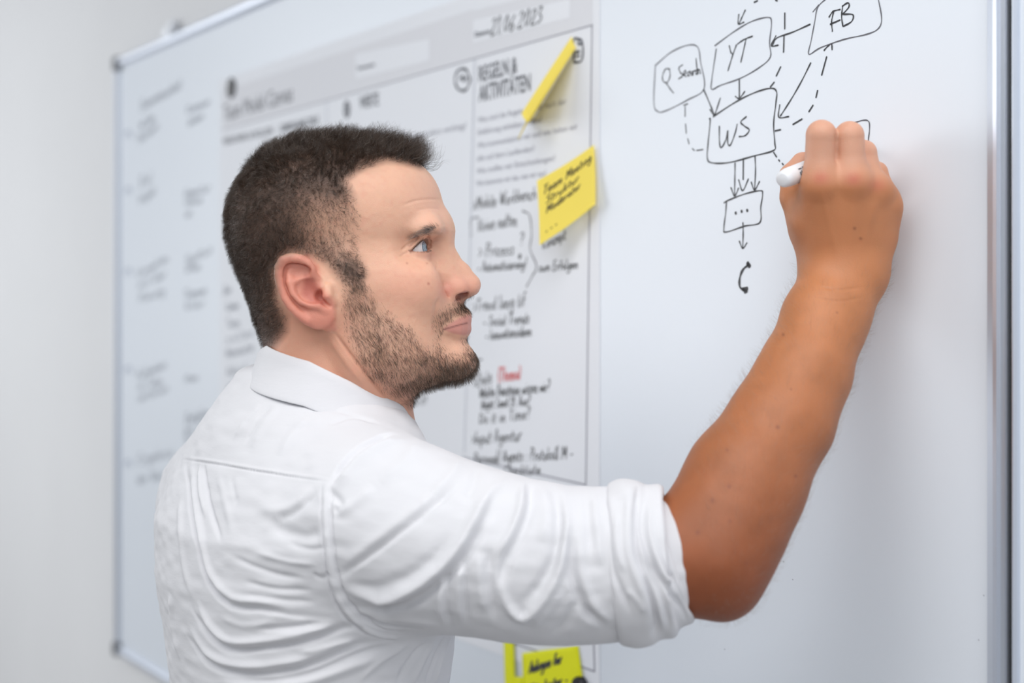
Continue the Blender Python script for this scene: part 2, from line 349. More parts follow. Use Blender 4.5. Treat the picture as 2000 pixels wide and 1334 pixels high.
def print_text(name, text, p0, p1, hpx, m, parent, d=0.0006, bold=False, label=None):
    cu = bpy.data.curves.new(name, 'FONT'); cu.body = text; cu.font = FONT; cu.size = 1.0; cu.resolution_u = 2
    if bold: cu.offset = 0.012
    to = bpy.data.objects.new(name, cu); COL.objects.link(to)
    dg = bpy.context.evaluated_depsgraph_get(); me = to.evaluated_get(dg).to_mesh()
    v = np.array([x.co[:2] for x in me.vertices]); f = [tuple(p.vertices) for p in me.polygons]
    to.evaluated_get(dg).to_mesh_clear(); bpy.data.objects.remove(to); bpy.data.curves.remove(cu)
    a, b = np.array(UB(*p0)), np.array(UB(*p1)); H = np.linalg.norm(np.array(UB(p0[0], p0[1] - hpx)) - a)
    ex = b - a; L = np.linalg.norm(ex); ex /= L; ey = np.array([0, 1.0])
    v[:, 0] = (v[:, 0] - v[:, 0].min()) / np.ptp(v[:, 0]) * L; v[:, 1] = v[:, 1] / 0.72 * H
    V = [WB(*(a + ex * x + ey * y), d) for x, y in v]
    o = put(name, V, f, m, parent, smooth=False)
    if label: o['label'] = label
    return o

# ------------------------------------------------------------------ poster
pu0, pz1 = UB(430, 157); pu1 = UB(1172, 600)[0]; pz0 = UB(1172, 1350)[1]
poster = tag(new_empty('poster', WB((pu0 + pu1) / 2, pz0, 0.001)), 'large printed planning poster on the whiteboard, covered in black handwriting', 'poster')
wbox('sheet', pu0, pu1, pz0, pz1, 0.0003, 0.0010, M['paper'], poster)
PD = 0.0014
def quad_px(name, p, m, d=0.0012): return put(name, [PB(x, y, 0) + NV * -d for x, y in p], [(0, 1, 2, 3)], m, poster, smooth=False)
quad_px('header_band', [(436, 254.5), (1159, 49), (1159, -57), (436, 177)], M['header'])
quad_px('header_field', [(696, 155), (840, 118), (840, 76), (696, 106)], M['paper'], 0.0014)
quad_px('header_field', [(926, 84), (1115, 35), (1115, -1), (926, 40)], M['paper'], 0.0014)
quad_px('header_field', [(926, 22), (1115, -25), (1115, -44), (926, 0)], M['paper'], 0.0014)
def pl(name, pts_, w, m): return ink(name, [pts_], w, M[m], poster, d=PD, wob=0.0)
pl('frame_line', [(436, 254.5), (1159, 49)], 0.0016, 'print_mid'); pl('frame_line', [(1158, 49), (1152, 500), (1146, 947)], 0.0022, 'print_mid')
pl('frame_line', [(905, 893), (1146, 947)], 0.0020, 'print_mid'); pl('column_line', [(930, 114), (920, 500), (909, 885)], 0.0013, 'header')
pl('column_line', [(928, 114), (919, 500), (908, 885)], 0.0009, 'ink_blue'); pl('column_line', [(640, 197), (636, 500), (632, 860)], 0.0012, 'ink_blue')
pl('frame_line', [(1158, 985), (1157, 1120), (1163, 1311)], 0.0024, 'print_mid'); pl('frame_line', [(700, 1149), (1163, 1311)], 0.0024, 'print_mid')
pl('frame_line', [(905, 925), (1158, 985)], 0.0020, 'print_mid')
print_text('title_print', 'Team Model Canvas', (438, 237), (573, 197), 32, M['print'], poster, PD)
print_text('heading_print', 'PERSONEN & ROLLEN', (438, 283), (534, 261), 13, M['print'], poster, PD, True)
print_text('heading_print', 'GEMEINSAME ZIELE', (548, 259), (624, 241), 15, M['print'], poster, PD, True)
print_text('heading_print', 'WERTE', (704, 213), (741, 205), 25, M['print'], poster, PD, True)
print_text('heading_print', 'REGELN &', (937, 160), (1012, 141), 31, M['print'], poster, PD, True)
print_text('heading_print', 'AKTIVITÄTEN', (937, 199), (1038, 177), 33, M['print'], poster, PD, True)
print_text('small_print', 'Teamname', (699, 138), (734, 129), 8, M['print'], poster, PD + 0.0006, True)
print_text('small_print', 'Datum', (930, 73), (960, 65), 10, M['print'], poster, PD + 0.0006, True)
hand_text('handwriting', '21.06.2023', (960, 71), (1062, 42), 30, M['ink'], poster, PD + 0.0006, 0.0017)
for i, (t, a, b) in enumerate([('Was sind die Regeln, die wir nach der', (935, 240), (1108, 203)), ('Einführung einhalten wollen?', (935, 264), (1060, 239)), ('Wie kommunizieren wir und wie halten wir', (934, 290), (1130, 252)),
        ('alle auf dem Laufenden?', (934, 315), (1045, 295)), ('Wie treffen wir Entscheidungen?', (933, 340), (1086, 314)), ('Wie bewerten wir das, was wir tun?', (932, 364), (1068, 343)),
        ('Was ist uns im Team besonders wichtig?', (704, 292), (912, 251))]):
    print_text('question_print', t, a, b, 11, M['print_mid'], poster, PD)
# icons beside the headings
def ring_px(name, cx, cy, rx, ry, w, m='print', n=18, extra=()):
    return ink(name, [[(cx + rx * math.cos(2 * math.pi * i / n), cy + ry * math.sin(2 * math.pi * i / n)) for i in range(n + 1)]] + list(extra), w, M[m], poster, d=PD)
ring_px('hexagon_icon', 905, 156, 15, 22, 0.0034, n=6, extra=[[(899, 156), (905, 148), (907, 158), (914, 150)]])
ring_px('figure_icon', 679, 214, 5, 15, 0.0034, extra=[[(676, 200), (682, 226)], [(676, 222), (683, 205)]])
ink('page_icon', [[(1123, 122), (1122, 80), (1132, 76), (1140, 86), (1138, 118), (1123, 122)], [(1126, 103), (1134, 101)], [(1126, 111), (1134, 109)], [(1131, 77), (1131, 86), (1139, 86)]], 0.0026, M['print'], poster, d=PD)
HW = [('>Mobile Workbench', (925, 410), (1050, 388), 24), ('Vision Halten', (934, 451), (1012, 440), 24), ('> Prozess', (936, 502), (1006, 497), 25), ('- Automatisierung!', (934, 531), (1030, 523), 18),
      (': zum Erfolgen', (1046, 531), (1131, 524), 17), ('Konzept', (1062, 486), (1108, 466), 20), ('>Trend lang lif', (925, 608), (1028, 598), 24), ('- Social Trends', (946, 637), (1036, 630), 19), ('- Innovationsideen', (950, 664), (1040, 655), 19),
      ('>Ziele', (925, 754), (963, 747), 24), ('Welche Bausteine wissen wir?', (938, 777), (1076, 764), 21), ('Night Sand 31. Aus?', (942, 799), (1038, 790), 18), ('Do it in Time?', (938, 827), (1038, 818), 21),
      ('>Input Agentur', (923, 867), (1021, 860), 22), ('Personal/ Agents : Protokoll M -', (928, 906), (1122, 895), 22), ('Checkliste', (986, 927), (1058, 926), 18), ('ask it?', (803, 794), (836, 787), 14), ('?', (1016, 480), (1026, 478), 26)]
for t, a, b, h in HW: hand_text('handwriting', t, a, b, h, M['ink'], poster, PD, 0.0016 if h > 17 else 0.0015)
ink('handwritten_bracket', [[(1022, 412), (1036, 421), (1040, 459), (1037, 487), (1050, 520), (1042, 538), (1030, 560)]], 0.0018, M['ink_dry'], poster, d=PD)
ink('handwritten_bracket', [[(936, 424), (921, 430), (922, 462)]], 0.0018, M['ink_dry'], poster, d=PD)
ink('handwritten_dash', [[(928, 704), (943, 702)]], 0.0018, M['ink_dry'], poster, d=PD); ink('handwritten_dot', [[(1016, 500), (1018, 502)]], 0.0055, M['ink'], poster, d=PD)
hand_text('red_handwriting', '(Thema)', (974, 746), (1019, 740), 26, M['ink_red'], poster, PD, 0.0019, label='red handwriting')
for t, a, b, h in [('Kunden', (444, 606), (468, 602), 14), ('Team', (444, 640), (470, 636), 16), ('Rollen', (443, 670), (500, 655), 16), ('Mitarbeiter', (443, 700), (498, 684), 17), ('Ablauf', (444, 735), (482, 728), 16),
        ('ist', (444, 760), (458, 757), 14), ('Planung', (443, 786), (500, 770), 18), ('Ziele', (438, 575), (452, 571), 14)]:
    hand_text('handwriting', t, a, b, h, M['ink_faint'], poster, PD, 0.0019)
# faint handwriting on the far part of the board
for t, a, b, h in [('Zusammenarbeit', (275, 216), (355, 172), 20), ('mit den', (273, 252), (302, 236), 18), ('Partnern', (270, 282), (310, 250), 18), ('Kommun', (365, 224), (410, 203), 16), ('ikation', (368, 248), (398, 230), 16),
        ('Ziel', (273, 366), (298, 352), 20), ('Projekt', (272, 400), (304, 378), 18), ('Agentur', (360, 386), (412, 372), 16), ('neue', (360, 402), (396, 394), 16), ('an', (362, 425), (376, 422), 16),
        ('Vorgehen', (268, 545), (330, 508), 18), ('mit der', (270, 566), (326, 540), 16), ('Planung', (272, 590), (322, 574), 16), ('Status', (362, 520), (416, 490), 18), ('offen', (362, 534), (392, 526), 16),
        ('Themen', (360, 585), (404, 573), 18), ('klar', (362, 604), (402, 598), 16), ('Aufgaben', (268, 742), (326, 718), 18), ('im Team', (270, 762), (318, 750), 18), ('verteilen', (268, 786), (330, 764), 18), ('Plan', (362, 748), (388, 742), 14),
        ('Zeitplan', (362, 828), (412, 812), 20), ('pro Tag', (362, 848), (408, 840), 18), ('Start', (362, 870), (392, 864), 18), ('Ergebnis', (270, 908), (340, 890), 20), ('der Woche', (268, 944), (340, 934), 20)]:
    hand_text('faded_handwriting', t, a, b, h, M['ink_faint'], board, 0.0005, 0.0022)
for y in (262, 372, 530, 722, 905): hand_text('faded_handwriting', 'n', (244, y + 8), (260, y + 4), 20, M['ink_blue'], board, 0.0005, 0.0045)
# ------------------------------------------------------------------ magnets and sticky notes
def disc(name, px, r, th, m, label):
    u, z = UB(*px, 0.001); n = 40
    prof = [(r * 0.0001, 0.0), (r, 0.0), (r, th * 0.7), (r * 0.88, th), (r * 0.0001, th)]
    V = [WB(u + a * math.cos(2 * math.pi * i / n), z + a * math.sin(2 * math.pi * i / n), 0.0011 + d) for i in range(n) for a, d in prof]
    k = len(prof); Fc = [(i * k + j, ((i + 1) % n) * k + j, ((i + 1) % n) * k + j + 1, i * k + j + 1) for i in range(n) for j in range(k - 1)]
    return tag(put(name, V, Fc, M[m], smooth=False), label, 'magnet')
disc('round_magnet', (453, 172), 0.0170, 0.004, 'magnet', 'small round black magnet at the upper left corner of the poster')
disc('round_magnet', (1138, 1338), 0.0105, 0.009, 'magnet', 'round black magnet on the lime green note at the bottom edge')
def sheet_patch(name, P, m, parent, n=14, bend=0.0, th=0.00025):
    """P: 4 world corners (tl, tr, br, bl); bend bows the middle out along the wall normal"""
    P = [np.array(p) for p in P]; V = []
    for side in (0, 1):
        for i in range(n + 1):
            for j in range(n + 1):
                s, t = j / n, i / n
                p = P[0] * (1 - s) * (1 - t) + P[1] * s * (1 - t) + P[2] * s * t + P[3] * (1 - s) * t
                V.append(p - NV * (bend * math.sin(math.pi * s) + 0.3 * bend * math.sin(math.pi * t)) - NV * th * side)
    k = (n + 1) ** 2; Fc = []
    for i in range(n):
        for j in range(n):
            a = i * (n + 1) + j; Fc.append((a, a + n + 1, a + n + 2, a + 1)); Fc.append((k + a, k + a + 1, k + a + n + 2, k + a + n + 1))
    for i in range(n):
        for a, b in ((i, i + 1), (n * (n + 1) + i, n * (n + 1) + i + 1), (i * (n + 1), (i + 1) * (n + 1)), (i * (n + 1) + n, (i + 1) * (n + 1) + n)):
            Fc.append((a, b, k + b, k + a))
    return put(name, V, Fc, m, parent)
def note_text(P, lines, parent, m, bend, width=0.0013):
    """lines: (text, s0, t0, s1, t1, height as a share of the note)"""
    P = [np.array(p) for p in P]
    for text, s0, t0, s1, t1, hh in lines:
        r = random.Random(len(text)); tot = sum(G.get(c, G['n'])[0] + 0.08 for c in text); x = 0; V = []; Fc = []
        for c in text:
            w, st = G.get(c, G['n'])
            for sk in st:
                v = list(map(float, sk.split())); q = []
                for i in range(0, len(v), 2):
                    yy = v[i + 1] * hh + r.uniform(-.004, .004); xx = (x + v[i]) / tot
                    q.append((s0 + (s1 - s0) * xx + yy * 0.25, t0 + (t1 - t0) * xx - yy))
                q = smooth_pts(q, 5 * max(1, len(q) - 1) + 2) if len(q) > 2 else np.array(q)
                tn = np.gradient(q, axis=0); tn /= (np.linalg.norm(tn, axis=1, keepdims=True) + 1e-9); b = len(V)
                for (s, t), (a_, b_) in zip(q, tn):
                    for sg in (-1, 1):
                        ss, tt = s - b_ * sg * width / 0.076 * 0.5, t + a_ * sg * width / 0.076 * 0.5
                        p = P[0] * (1 - ss) * (1 - tt) + P[1] * ss * (1 - tt) + P[2] * ss * tt + P[3] * (1 - ss) * tt
                        V.append(p - NV * (bend * math.sin(math.pi * ss) + 0.3 * bend * math.sin(math.pi * tt) + 0.0007))
                for i in range(len(q) - 1): Fc.append((b + 2 * i, b + 2 * i + 1, b + 2 * i + 3, b + 2 * i + 2))
            x += w + 0.08
        put('handwriting', V, Fc, m, parent, smooth=False)
# note standing off the poster at the top, seen almost along its surface
A, B_, C_, D_ = PB(1117, 71, 0.006), PB(1125, 93, 0.004), PB(1030, 240, 0.046), PB(1019, 221, 0.050)
n1 = tag(new_empty('sticky_note', PB(1122, 85, 0.001)), 'yellow sticky note curling off the poster beside the printed page icon, seen almost edge-on', 'sticky note')
sheet_patch('paper', [A, B_, C_, D_], M['note'], n1, bend=0.001)
sheet_patch('folded_flap', [B_, PB(1124, 95, 0.0016), PB(1036, 238, 0.0016), C_], M['note'], n1, bend=0.0)
sheet_patch('curled_corner', [PB(1030, 232, 0.048), C_, PB(1013, 272, 0.040), PB(1012, 271, 0.0402)], M['note'], n1)
Q1 = [PB(1049, 353, 0.040), PB(1160, 283, 0.004), PB(1163, 399, 0.010), PB(1054, 479, 0.043)]
n2 = tag(new_empty('sticky_note', PB(1160, 340, 0.001)), 'square yellow sticky note with four lines of black handwriting, right edge of the poster', 'sticky note')
sheet_patch('paper', Q1, M['note'], n2, bend=-0.003)
note_text(Q1, [('Team Meeting', .08, .27, .95, .22, .13), ('Struktur', .12, .43, .70, .39, .11), ('Moderator', .12, .58, .72, .53, .11), ('- - -', .10, .88, .30, .87, .06)], n2, M['ink'], -0.003, 0.0014)
n3 = tag(new_empty('sticky_note', PB(1000, 1290, 0.001)), 'lime yellow sticky note strip under the sleeve, left of the written lime note', 'sticky note')
sheet_patch('paper', [PB(984, 1235, 0.003), PB(1003, 1235, 0.003), PB(1008, 1380, 0.003), PB(988, 1380, 0.004)], M['note_lime'], n3, bend=0.001)
sheet_patch('lower_half', [PB(1003, 1322, 0.0032), PB(1022, 1322, 0.003), PB(1022, 1380, 0.003), PB(1003, 1380, 0.0032)], M['note_lime'], n3)
Q3 = [PB(1020, 1276, 0.004), PB(1129, 1261, 0.002), PB(1146, 1372, 0.003), PB(1026, 1392, 0.006)]
n4 = tag(new_empty('sticky_note', PB(1080, 1268, 0.001)), 'lime yellow sticky note with black handwriting at the bottom edge', 'sticky note')
sheet_patch('paper', Q3, M['note_lime'], n4, bend=0.002)
note_text(Q3, [('Anliegen für', .12, .36, .72, .26, .20), ('Mitarbeiter -', .10, .72, .78, .62, .18)], n4, M['ink'], 0.002, 0.0022)

# ------------------------------------------------------------------ signed distance modelling
f32 = np.float32
def ell(P, c, r, R=None):
    q = P - np.asarray(c, f32)
    if R is not None: q = q @ np.asarray(R, f32)
    r = np.asarray(r, f32)
    k0 = np.sqrt(((q / r) ** 2).sum(-1)); k1 = np.sqrt(((q / (r * r)) ** 2).sum(-1)) + 1e-9
    return k0 * (k0 - 1) / k1
def cap(P, a, b, ra, rb=None):
    rb = ra if rb is None else rb
    a = np.asarray(a, f32); b = np.asarray(b, f32); d = b - a
    q = P - a
    t = np.clip((q @ d) / max(float(d @ d), 1e-12), 0, 1)
    return np.sqrt(((q - t[..., None] * d) ** 2).sum(-1)) - (ra + (rb - ra) * t).astype(f32)
def chain(P, pts, rad, k=0.0):
    f = None
    for i in range(len(pts) - 1):
        g = cap(P, pts[i], pts[i + 1], rad[i], rad[i + 1])
        f = g if f is None else (np.minimum(f, g) if k == 0 else smin(f, g, k))
    return f
def smin(a, b, k):
    h = np.maximum(k - np.abs(a - b), 0) / k
    return np.minimum(a, b) - h * h * k * 0.25
def smax(a, b, k):
    return -smin(-a, -b, k)
def rot(axis, deg):
    return np.array(Matrix.Rotation(math.radians(deg), 3, axis))

def build_sdf(groups, vox, k_join=0.004):
    """groups: list of (bbox_min, bbox_max, fn); smooth union of all, meshed over a narrow band"""
    B = 8; step = B * vox
    lo = np.min([g[0] for g in groups], 0) - 2 * step; hi = np.max([g[1] for g in groups], 0) + 2 * step
    i0 = np.floor(lo / step).astype(int); i1 = np.ceil(hi / step).astype(int)
    ax = [np.arange(i0[k], i1[k]) for k in range(3)]
    I = np.stack(np.meshgrid(*ax, indexing='ij'), -1).reshape(-1, 3)
    C = ((I * B + 3.5) * vox).astype(f32)
    FC = []
    for bmin, bmax, fn in groups:
        v = np.full(len(C), 1.0, f32)
        m = np.all((C > np.asarray(bmin) - step) & (C < np.asarray(bmax) + step), 1)
        v[m] = fn(C[m]); FC.append(v)
    FC = np.array(FC); fc = FC.min(0)
    keep = np.abs(fc) < (B * vox * 0.87 * 1.35 + 2 * vox + k_join)
    Ik = I[keep]; FK = FC[:, keep]; fk = fc[keep]
    loc = np.stack(np.meshgrid(*[np.arange(B)] * 3, indexing='ij'), -1).reshape(-1, 3)
    out = np.full((len(Ik), B ** 3), 1.0, f32)
    first = True
    for gi, (bmin, bmax, fn) in enumerate(groups):
        m = np.nonzero(FK[gi] < fk + 0.03)[0]
        for s in range(0, len(m), 2500):
            mm = m[s:s + 2500]
            P = ((Ik[mm][:, None, :] * B + loc[None]) * vox).astype(f32).reshape(-1, 3)
            v = fn(P).reshape(len(mm), -1)
            out[mm] = smin(out[mm], v, k_join)
    bgv = 6 * vox
    g = vdb.FloatGrid(background=bgv); g.gridClass = vdb.GridClass.LEVEL_SET
    g.transform = vdb.createLinearTransform(voxelSize=vox)
    out = np.clip(out, -bgv, bgv).astype(f32).reshape(-1, B, B, B)
    for idx, a in zip(Ik, out):
        g.copyFromArray(np.ascontiguousarray(a), ijk=tuple(int(x) * B for x in idx))
    g.signedFloodFill()
    p, q = g.convertToQuads(isovalue=0.0)
    q = q[:, ::-1]
    return p.astype(np.float64), q.astype(np.int32)

def vnoise(P, scale, seed=0):
    """smooth value noise in [-1, 1]"""
    Q = P * scale + 100.0 + seed * 17.31
    I = np.floor(Q).astype(np.int64); Fr = Q - I; Fr = Fr * Fr * (3 - 2 * Fr)
    def h(i, j, k):
        n = (i * 374761393 + j * 668265263 + k * 2147483647 + seed * 974711) & 0x7fffffff
        n = ((n ^ (n >> 13)) * 1274126177) & 0x7fffffff
        n = n ^ (n >> 16)
        return (n % 65536) / 32768.0 - 1.0
    r = 0
    for dx in (0, 1):
        for dy in (0, 1):
            for dz in (0, 1):
                w = (Fr[:, 0] if dx else 1 - Fr[:, 0]) * (Fr[:, 1] if dy else 1 - Fr[:, 1]) * (Fr[:, 2] if dz else 1 - Fr[:, 2])
                r = r + w * h(I[:, 0] + dx, I[:, 1] + dy, I[:, 2] + dz)
    return r

# ------------------------------------------------------------------ head frame (a = forward, h = to his right, c = up)
HX = np.array([0.9952, -0.098, 0.0]); HH = np.array([-0.098, -0.9952, 0.0]); HZ = np.array([0, 0, 1.0])
HO = PX(690, 500, 1.32)
HR = np.stack([HX, HH, HZ])        # rows: head axes in world
def E(x, y, h=0.0):
    """head-frame point that lies h metres to his right of the face's middle plane at a measured place"""
    s = (x - 1000.0) / F
    a = (s * (HO[1] + HH[1] * h) - HO[0] - HH[0] * h) / (HX[0] - HX[1] * s)
    Y = HO[1] + HX[1] * a + HH[1] * h
    return np.array([a, h, CZ + (600.0 - y) / F * Y - HO[2]])
def h2w(L): return HO + np.asarray(L) @ HR
def w2h(P): return ((P - HO.astype(P.dtype)) @ HR.T.astype(P.dtype))
PPM = F / 1.32
def A0(x): return E(x, 500)[0]

FACE = np.array([  # y, front x, half width, mid x, back x, front exponent, in photo pixels and metres
    (330, 828, 0.050, 710, 560, 2.2), (390, 851, 0.058, 710, 560, 2.3), (425, 863, 0.0605, 715, 560, 2.35), (450, 872, 0.062, 715, 560, 2.1),
    (474, 866, 0.0640, 715, 560, 1.7), (502, 862, 0.0675, 712, 560, 1.62), (535, 866, 0.0695, 708, 565, 1.70),
    (560, 877, 0.0698, 706, 575, 1.70), (585, 899, 0.0680, 704, 590, 1.64), (608, 911, 0.0662, 704, 610, 1.66),
    (632, 907, 0.0645, 704, 640, 1.72), (655, 905, 0.0628, 704, 655, 1.78), (670, 904, 0.0615, 706, 665, 1.85),
    (690, 912, 0.0590, 710, 672, 1.9), (710, 918, 0.0555, 715, 678, 1.95), (728, 913, 0.0505, 722, 685, 2.0),
    (742, 900, 0.0440, 730, 695, 2.0), (760, 872, 0.034, 740, 712, 2.0), (790, 840, 0.02, 750, 730, 2.0)], dtype=float)
FZ = np.array([E(700, r[0])[2] for r in FACE])[::-1]
FT = np.stack([[A0(r[1]) for r in FACE], FACE[:, 2], [A0(r[3]) for r in FACE], [A0(r[4]) for r in FACE], FACE[:, 5]])[:, ::-1]
def face_block(L):
    c = L[:, 2]
    zz = np.linspace(FZ[0], FZ[-1], 400)
    T = []
    for k in range(5):
        v = np.interp(zz, FZ, FT[k])
        ker = np.hanning(17); ker /= ker.sum()
        v = np.convolve(np.pad(v, 8, mode='edge'), ker, 'valid')
        T.append(np.interp(c, zz, v).astype(f32))
    xf, w, x0, xb, n = T
    a = L[:, 0]
    ta = np.where(a > x0, (a - x0) / (xf - x0), (a - x0) / (xb - x0))
    n = np.where(a > x0, n, 2.3).astype(f32)
    g = (np.abs(ta) ** n + (np.abs(L[:, 1]) / w + 1e-6) ** n) ** (1 / n)
    f = (g - 1) * w * 0.95
    # under the jaw and above the forehead
    p0 = E(905, 745); p1 = E(786, 776); d = p1 - p0; nrm = np.array([d[2], 0, -d[0]]); nrm /= np.linalg.norm(nrm)
    if nrm[2] > 0: nrm = -nrm
    f = smax(f, ((L - p0.astype(f32)) @ nrm.astype(f32)), 0.022)
    f = smax(f, (c - E(700, 340)[2]).astype(f32), 0.02)
    return f
EYE = E(809, 487, 0.0315); EYR = 0.0122
# eye frame: forward (slightly outward, pitched up), side, up
_pf = math.radians(13)
EF = np.array([math.cos(_pf), 0.13, math.sin(_pf)]); EF /= np.linalg.norm(EF)
EU = np.array([-math.sin(_pf), 0.0, math.cos(_pf)]); ES = np.cross(EU, EF); ES /= np.linalg.norm(ES)
if ES[1] < 0: ES = -ES
EU = np.cross(EF, ES); EU = EU if EU[2] > 0 else -EU

def lid_curves(t):
    tp = np.clip(t, 0, 1)
    return 0.47 * (1 - np.abs(t) ** 2.2) * (1 - 0.42 * tp) - 0.17 * tp, -0.36 * (1 - np.abs(t) ** 2.0) * (1 - 0.25 * tp) - 0.17 * tp

def head_fn(Pw):
    L = w2h(Pw).astype(f32)
    S = L.copy(); S[:, 1] = np.abs(S[:, 1])
    mm = 1 / 2104.0
    f = ell(L, E(640, 412), (180 * mm, 0.0765, 140 * mm))
    f = smin(f, ell(L, E(722, 405), (130 * mm, 0.0665, 118 * mm)), 0.02)
    f = smin(f, ell(L, E(548, 462), (84 * mm, 0.064, 105 * mm)), 0.03)
    f = smin(f, ell(L, E(588, 560), (92 * mm, 0.058, 125 * mm), rot('Y', 8)), 0.03)
    f = smin(f, face_block(L), 0.020)
    f = smin(f, ell(S, E(655, 560, 0.045), (0.03, 0.026, 0.045)), 0.02)
    # brow ridge, cheek bone, jowl, mastoid
    f = smin(f, cap(S, E(857, 447, 0.008), E(838, 449, 0.036), 0.0075, 0.0070), 0.018)
    f = smin(f, cap(S, E(840, 449, 0.036), E(816, 462, 0.050), 0.0070, 0.005), 0.014)
    f = smin(f, ell(S, E(794, 555, 0.043), (0.026, 0.0160, 0.022)), 0.034)
    f = smin(f, ell(S, E(745, 680, 0.042), (0.036, 0.020, 0.030)), 0.022)
    # eye socket
    f = smax(f, -ell(S, E(869, 485, 0.0295), (0.0115, 0.0130, 0.0085)), 0.014)
    f = smax(f, -ell(S, E(828, 484, 0.0560), (0.0185, 0.0120, 0.0108)), 0.016)
    # nose
    n = chain(L, [E(852, 436), E(856, 462), E(864, 484), E(880, 506), E(900, 531), E(919, 555)], [0.0085, 0.0082, 0.0078, 0.0074, 0.0082, 0.0094], 0.004)
    n = smin(n, chain(S, [E(858, 488, 0.008), E(880, 540, 0.010), E(896, 560, 0.010)], [0.006, 0.009, 0.010]), 0.008)
    n = smin(n, ell(S, E(884, 564, 0.0148), (0.0118, 0.0072, 0.0102)), 0.0045)
    n = smin(n, cap(S, E(919, 563, 0.0045), E(912, 568, 0.003), 0.0062, 0.0045), 0.005)
    n = smin(n, cap(L, E(914, 571), E(900, 580), 0.0042, 0.0045), 0.004)
    yk = np.clip((L[:, 2] - E(880, 556)[2]) / 0.010, 0, 1)
    kk = (0.0055 + 0.011 * yk).astype(f32)
    hk = np.maximum(kk - np.abs(f - n), 0) / kk
    f = np.minimum(f, n) - hk * hk * kk * 0.25
    f = smax(f, -ell(S, E(902, 579.5, 0.0125), (0.0085, 0.0080, 0.0046), rot('Y', 16)), 0.0015)
    f = smax(f, -cap(S, E(903, 580, 0.0125), E(905, 564, 0.0085), 0.0048, 0.0040), 0.0015)
    q = (S - E(881, 562, 0.0150).astype(f32)) / np.array([0.0140, 0.0100, 0.0118], f32)
    rr_ = np.sqrt((q ** 2).sum(-1))
    f = f + 0.0022 * np.exp(-((rr_ - 1.0) / 0.11) ** 2) * np.clip((E(886, 0)[0] - L[:, 0]) / 0.004, 0, 1) * np.clip((L[:, 0] - E(853, 0)[0]) / 0.003, 0, 1) * np.clip((E(880, 555)[2] - L[:, 2]) / 0.008, 0, 1)
    # lips
    up = chain(S, [E(907, 621, 0.0), E(903, 624, 0.006), E(893, 630, 0.015), E(871, 641, 0.0245)], [0.0066, 0.0064, 0.0052, 0.0026])
    lo = chain(S, [E(906, 643.5, 0.0), E(901, 645, 0.007), E(892, 647, 0.015), E(871, 643, 0.0245)], [0.0066, 0.0064, 0.0054, 0.0026])
    f = smin(f, up, 0.006); f = smin(f, lo, 0.006)
    lp = [E(914, 632, 0.0), E(908, 634, 0.008), E(896, 637.5, 0.016), E(868, 643.5, 0.0262)]
    d = chain(S, lp, [0, 0, 0, 0])
    f = f + 0.0036 * np.exp(-(d / 0.0014) ** 2)
    # chin
    f = smin(f, ell(L, E(896, 706), (0.0135, 0.019, 0.014)), 0.014)
    # eyelids: a thin shell around the eyeball with an almond opening
    q = S - EYE.astype(f32)
    x, y, z = q @ EF.astype(f32), q @ ES.astype(f32), q @ EU.astype(f32)
    r = np.sqrt(x * x + y * y + z * z)
    lid = r - 0.0141
    f = smin(f, lid, 0.0045)
    az = np.arctan2(y, x); el = np.arctan2(z, np.sqrt(x * x + y * y))
    az0 = 0.26
    t = np.clip((az - az0) / 1.24, -1, 1)
    top, bot = lid_curves(t)
    op = np.maximum(el - top, bot - el) * 0.013
    op = np.maximum(op, (np.abs(az - az0) - 1.24) * 0.013)
    op = np.maximum(op, 0.0112 - r); op = np.maximum(op, -x + 0.000); op = np.maximum(op, r - np.interp(az, [0.15, 0.85], [0.0175, 0.030]))
    f = smax(f, -op, 0.0012)
    # lid fold above the opening
    fold = np.abs(el - (top + 0.36)) * 0.013
    f = f + 0.0013 * np.exp(-(fold / 0.0011) ** 2) * (np.abs(t) < 0.98) * (r < 0.021) * (x > 0)
    f = np.where((r < EYR - 0.0005) & (x > -0.004), np.maximum(f, (EYR - 0.0006 - r)), f)
    # neck
    nk = ell_col(L)
    f = smin(f, nk, 0.016)
    return f.astype(f32)

NK0 = E(640, 600); NK1 = E(652, 860)
def ell_col(L):
    d = (NK1 - NK0); t = np.clip((L[:, 2] - NK0[2]) / (NK1[2] - NK0[2]), -0.3, 1.3)
    cx = NK0[0] + d[0] * t; ra = 0.058 + 0.006 * t; rh = 0.060 + 0.010 * t
    g = np.sqrt(((L[:, 0] - cx) / ra) ** 2 + (L[:, 1] / rh) ** 2)
    f = (g - 1) * 0.058
    f = smax(f, (L[:, 2] - NK0[2] - 0.02), 0.03); f = smax(f, (NK1[2] - L[:, 2]), 0.02)
    # front of the throat and the neck muscle that runs from behind the ear to the collar bone
    f = smin(f, chain(L, [E(735, 745), E(752, 860)], [0.027, 0.030]), 0.02)
    for sg in (1, -1):
        m = chain(L, [E(655, 640, 0.050) * [1, sg, 1], E(700, 720, 0.048) * [1, sg, 1], E(752, 830, 0.025) * [1, sg, 1]], [0.014, 0.013, 0.011])
        f = smin(f, m, 0.010)
    return f

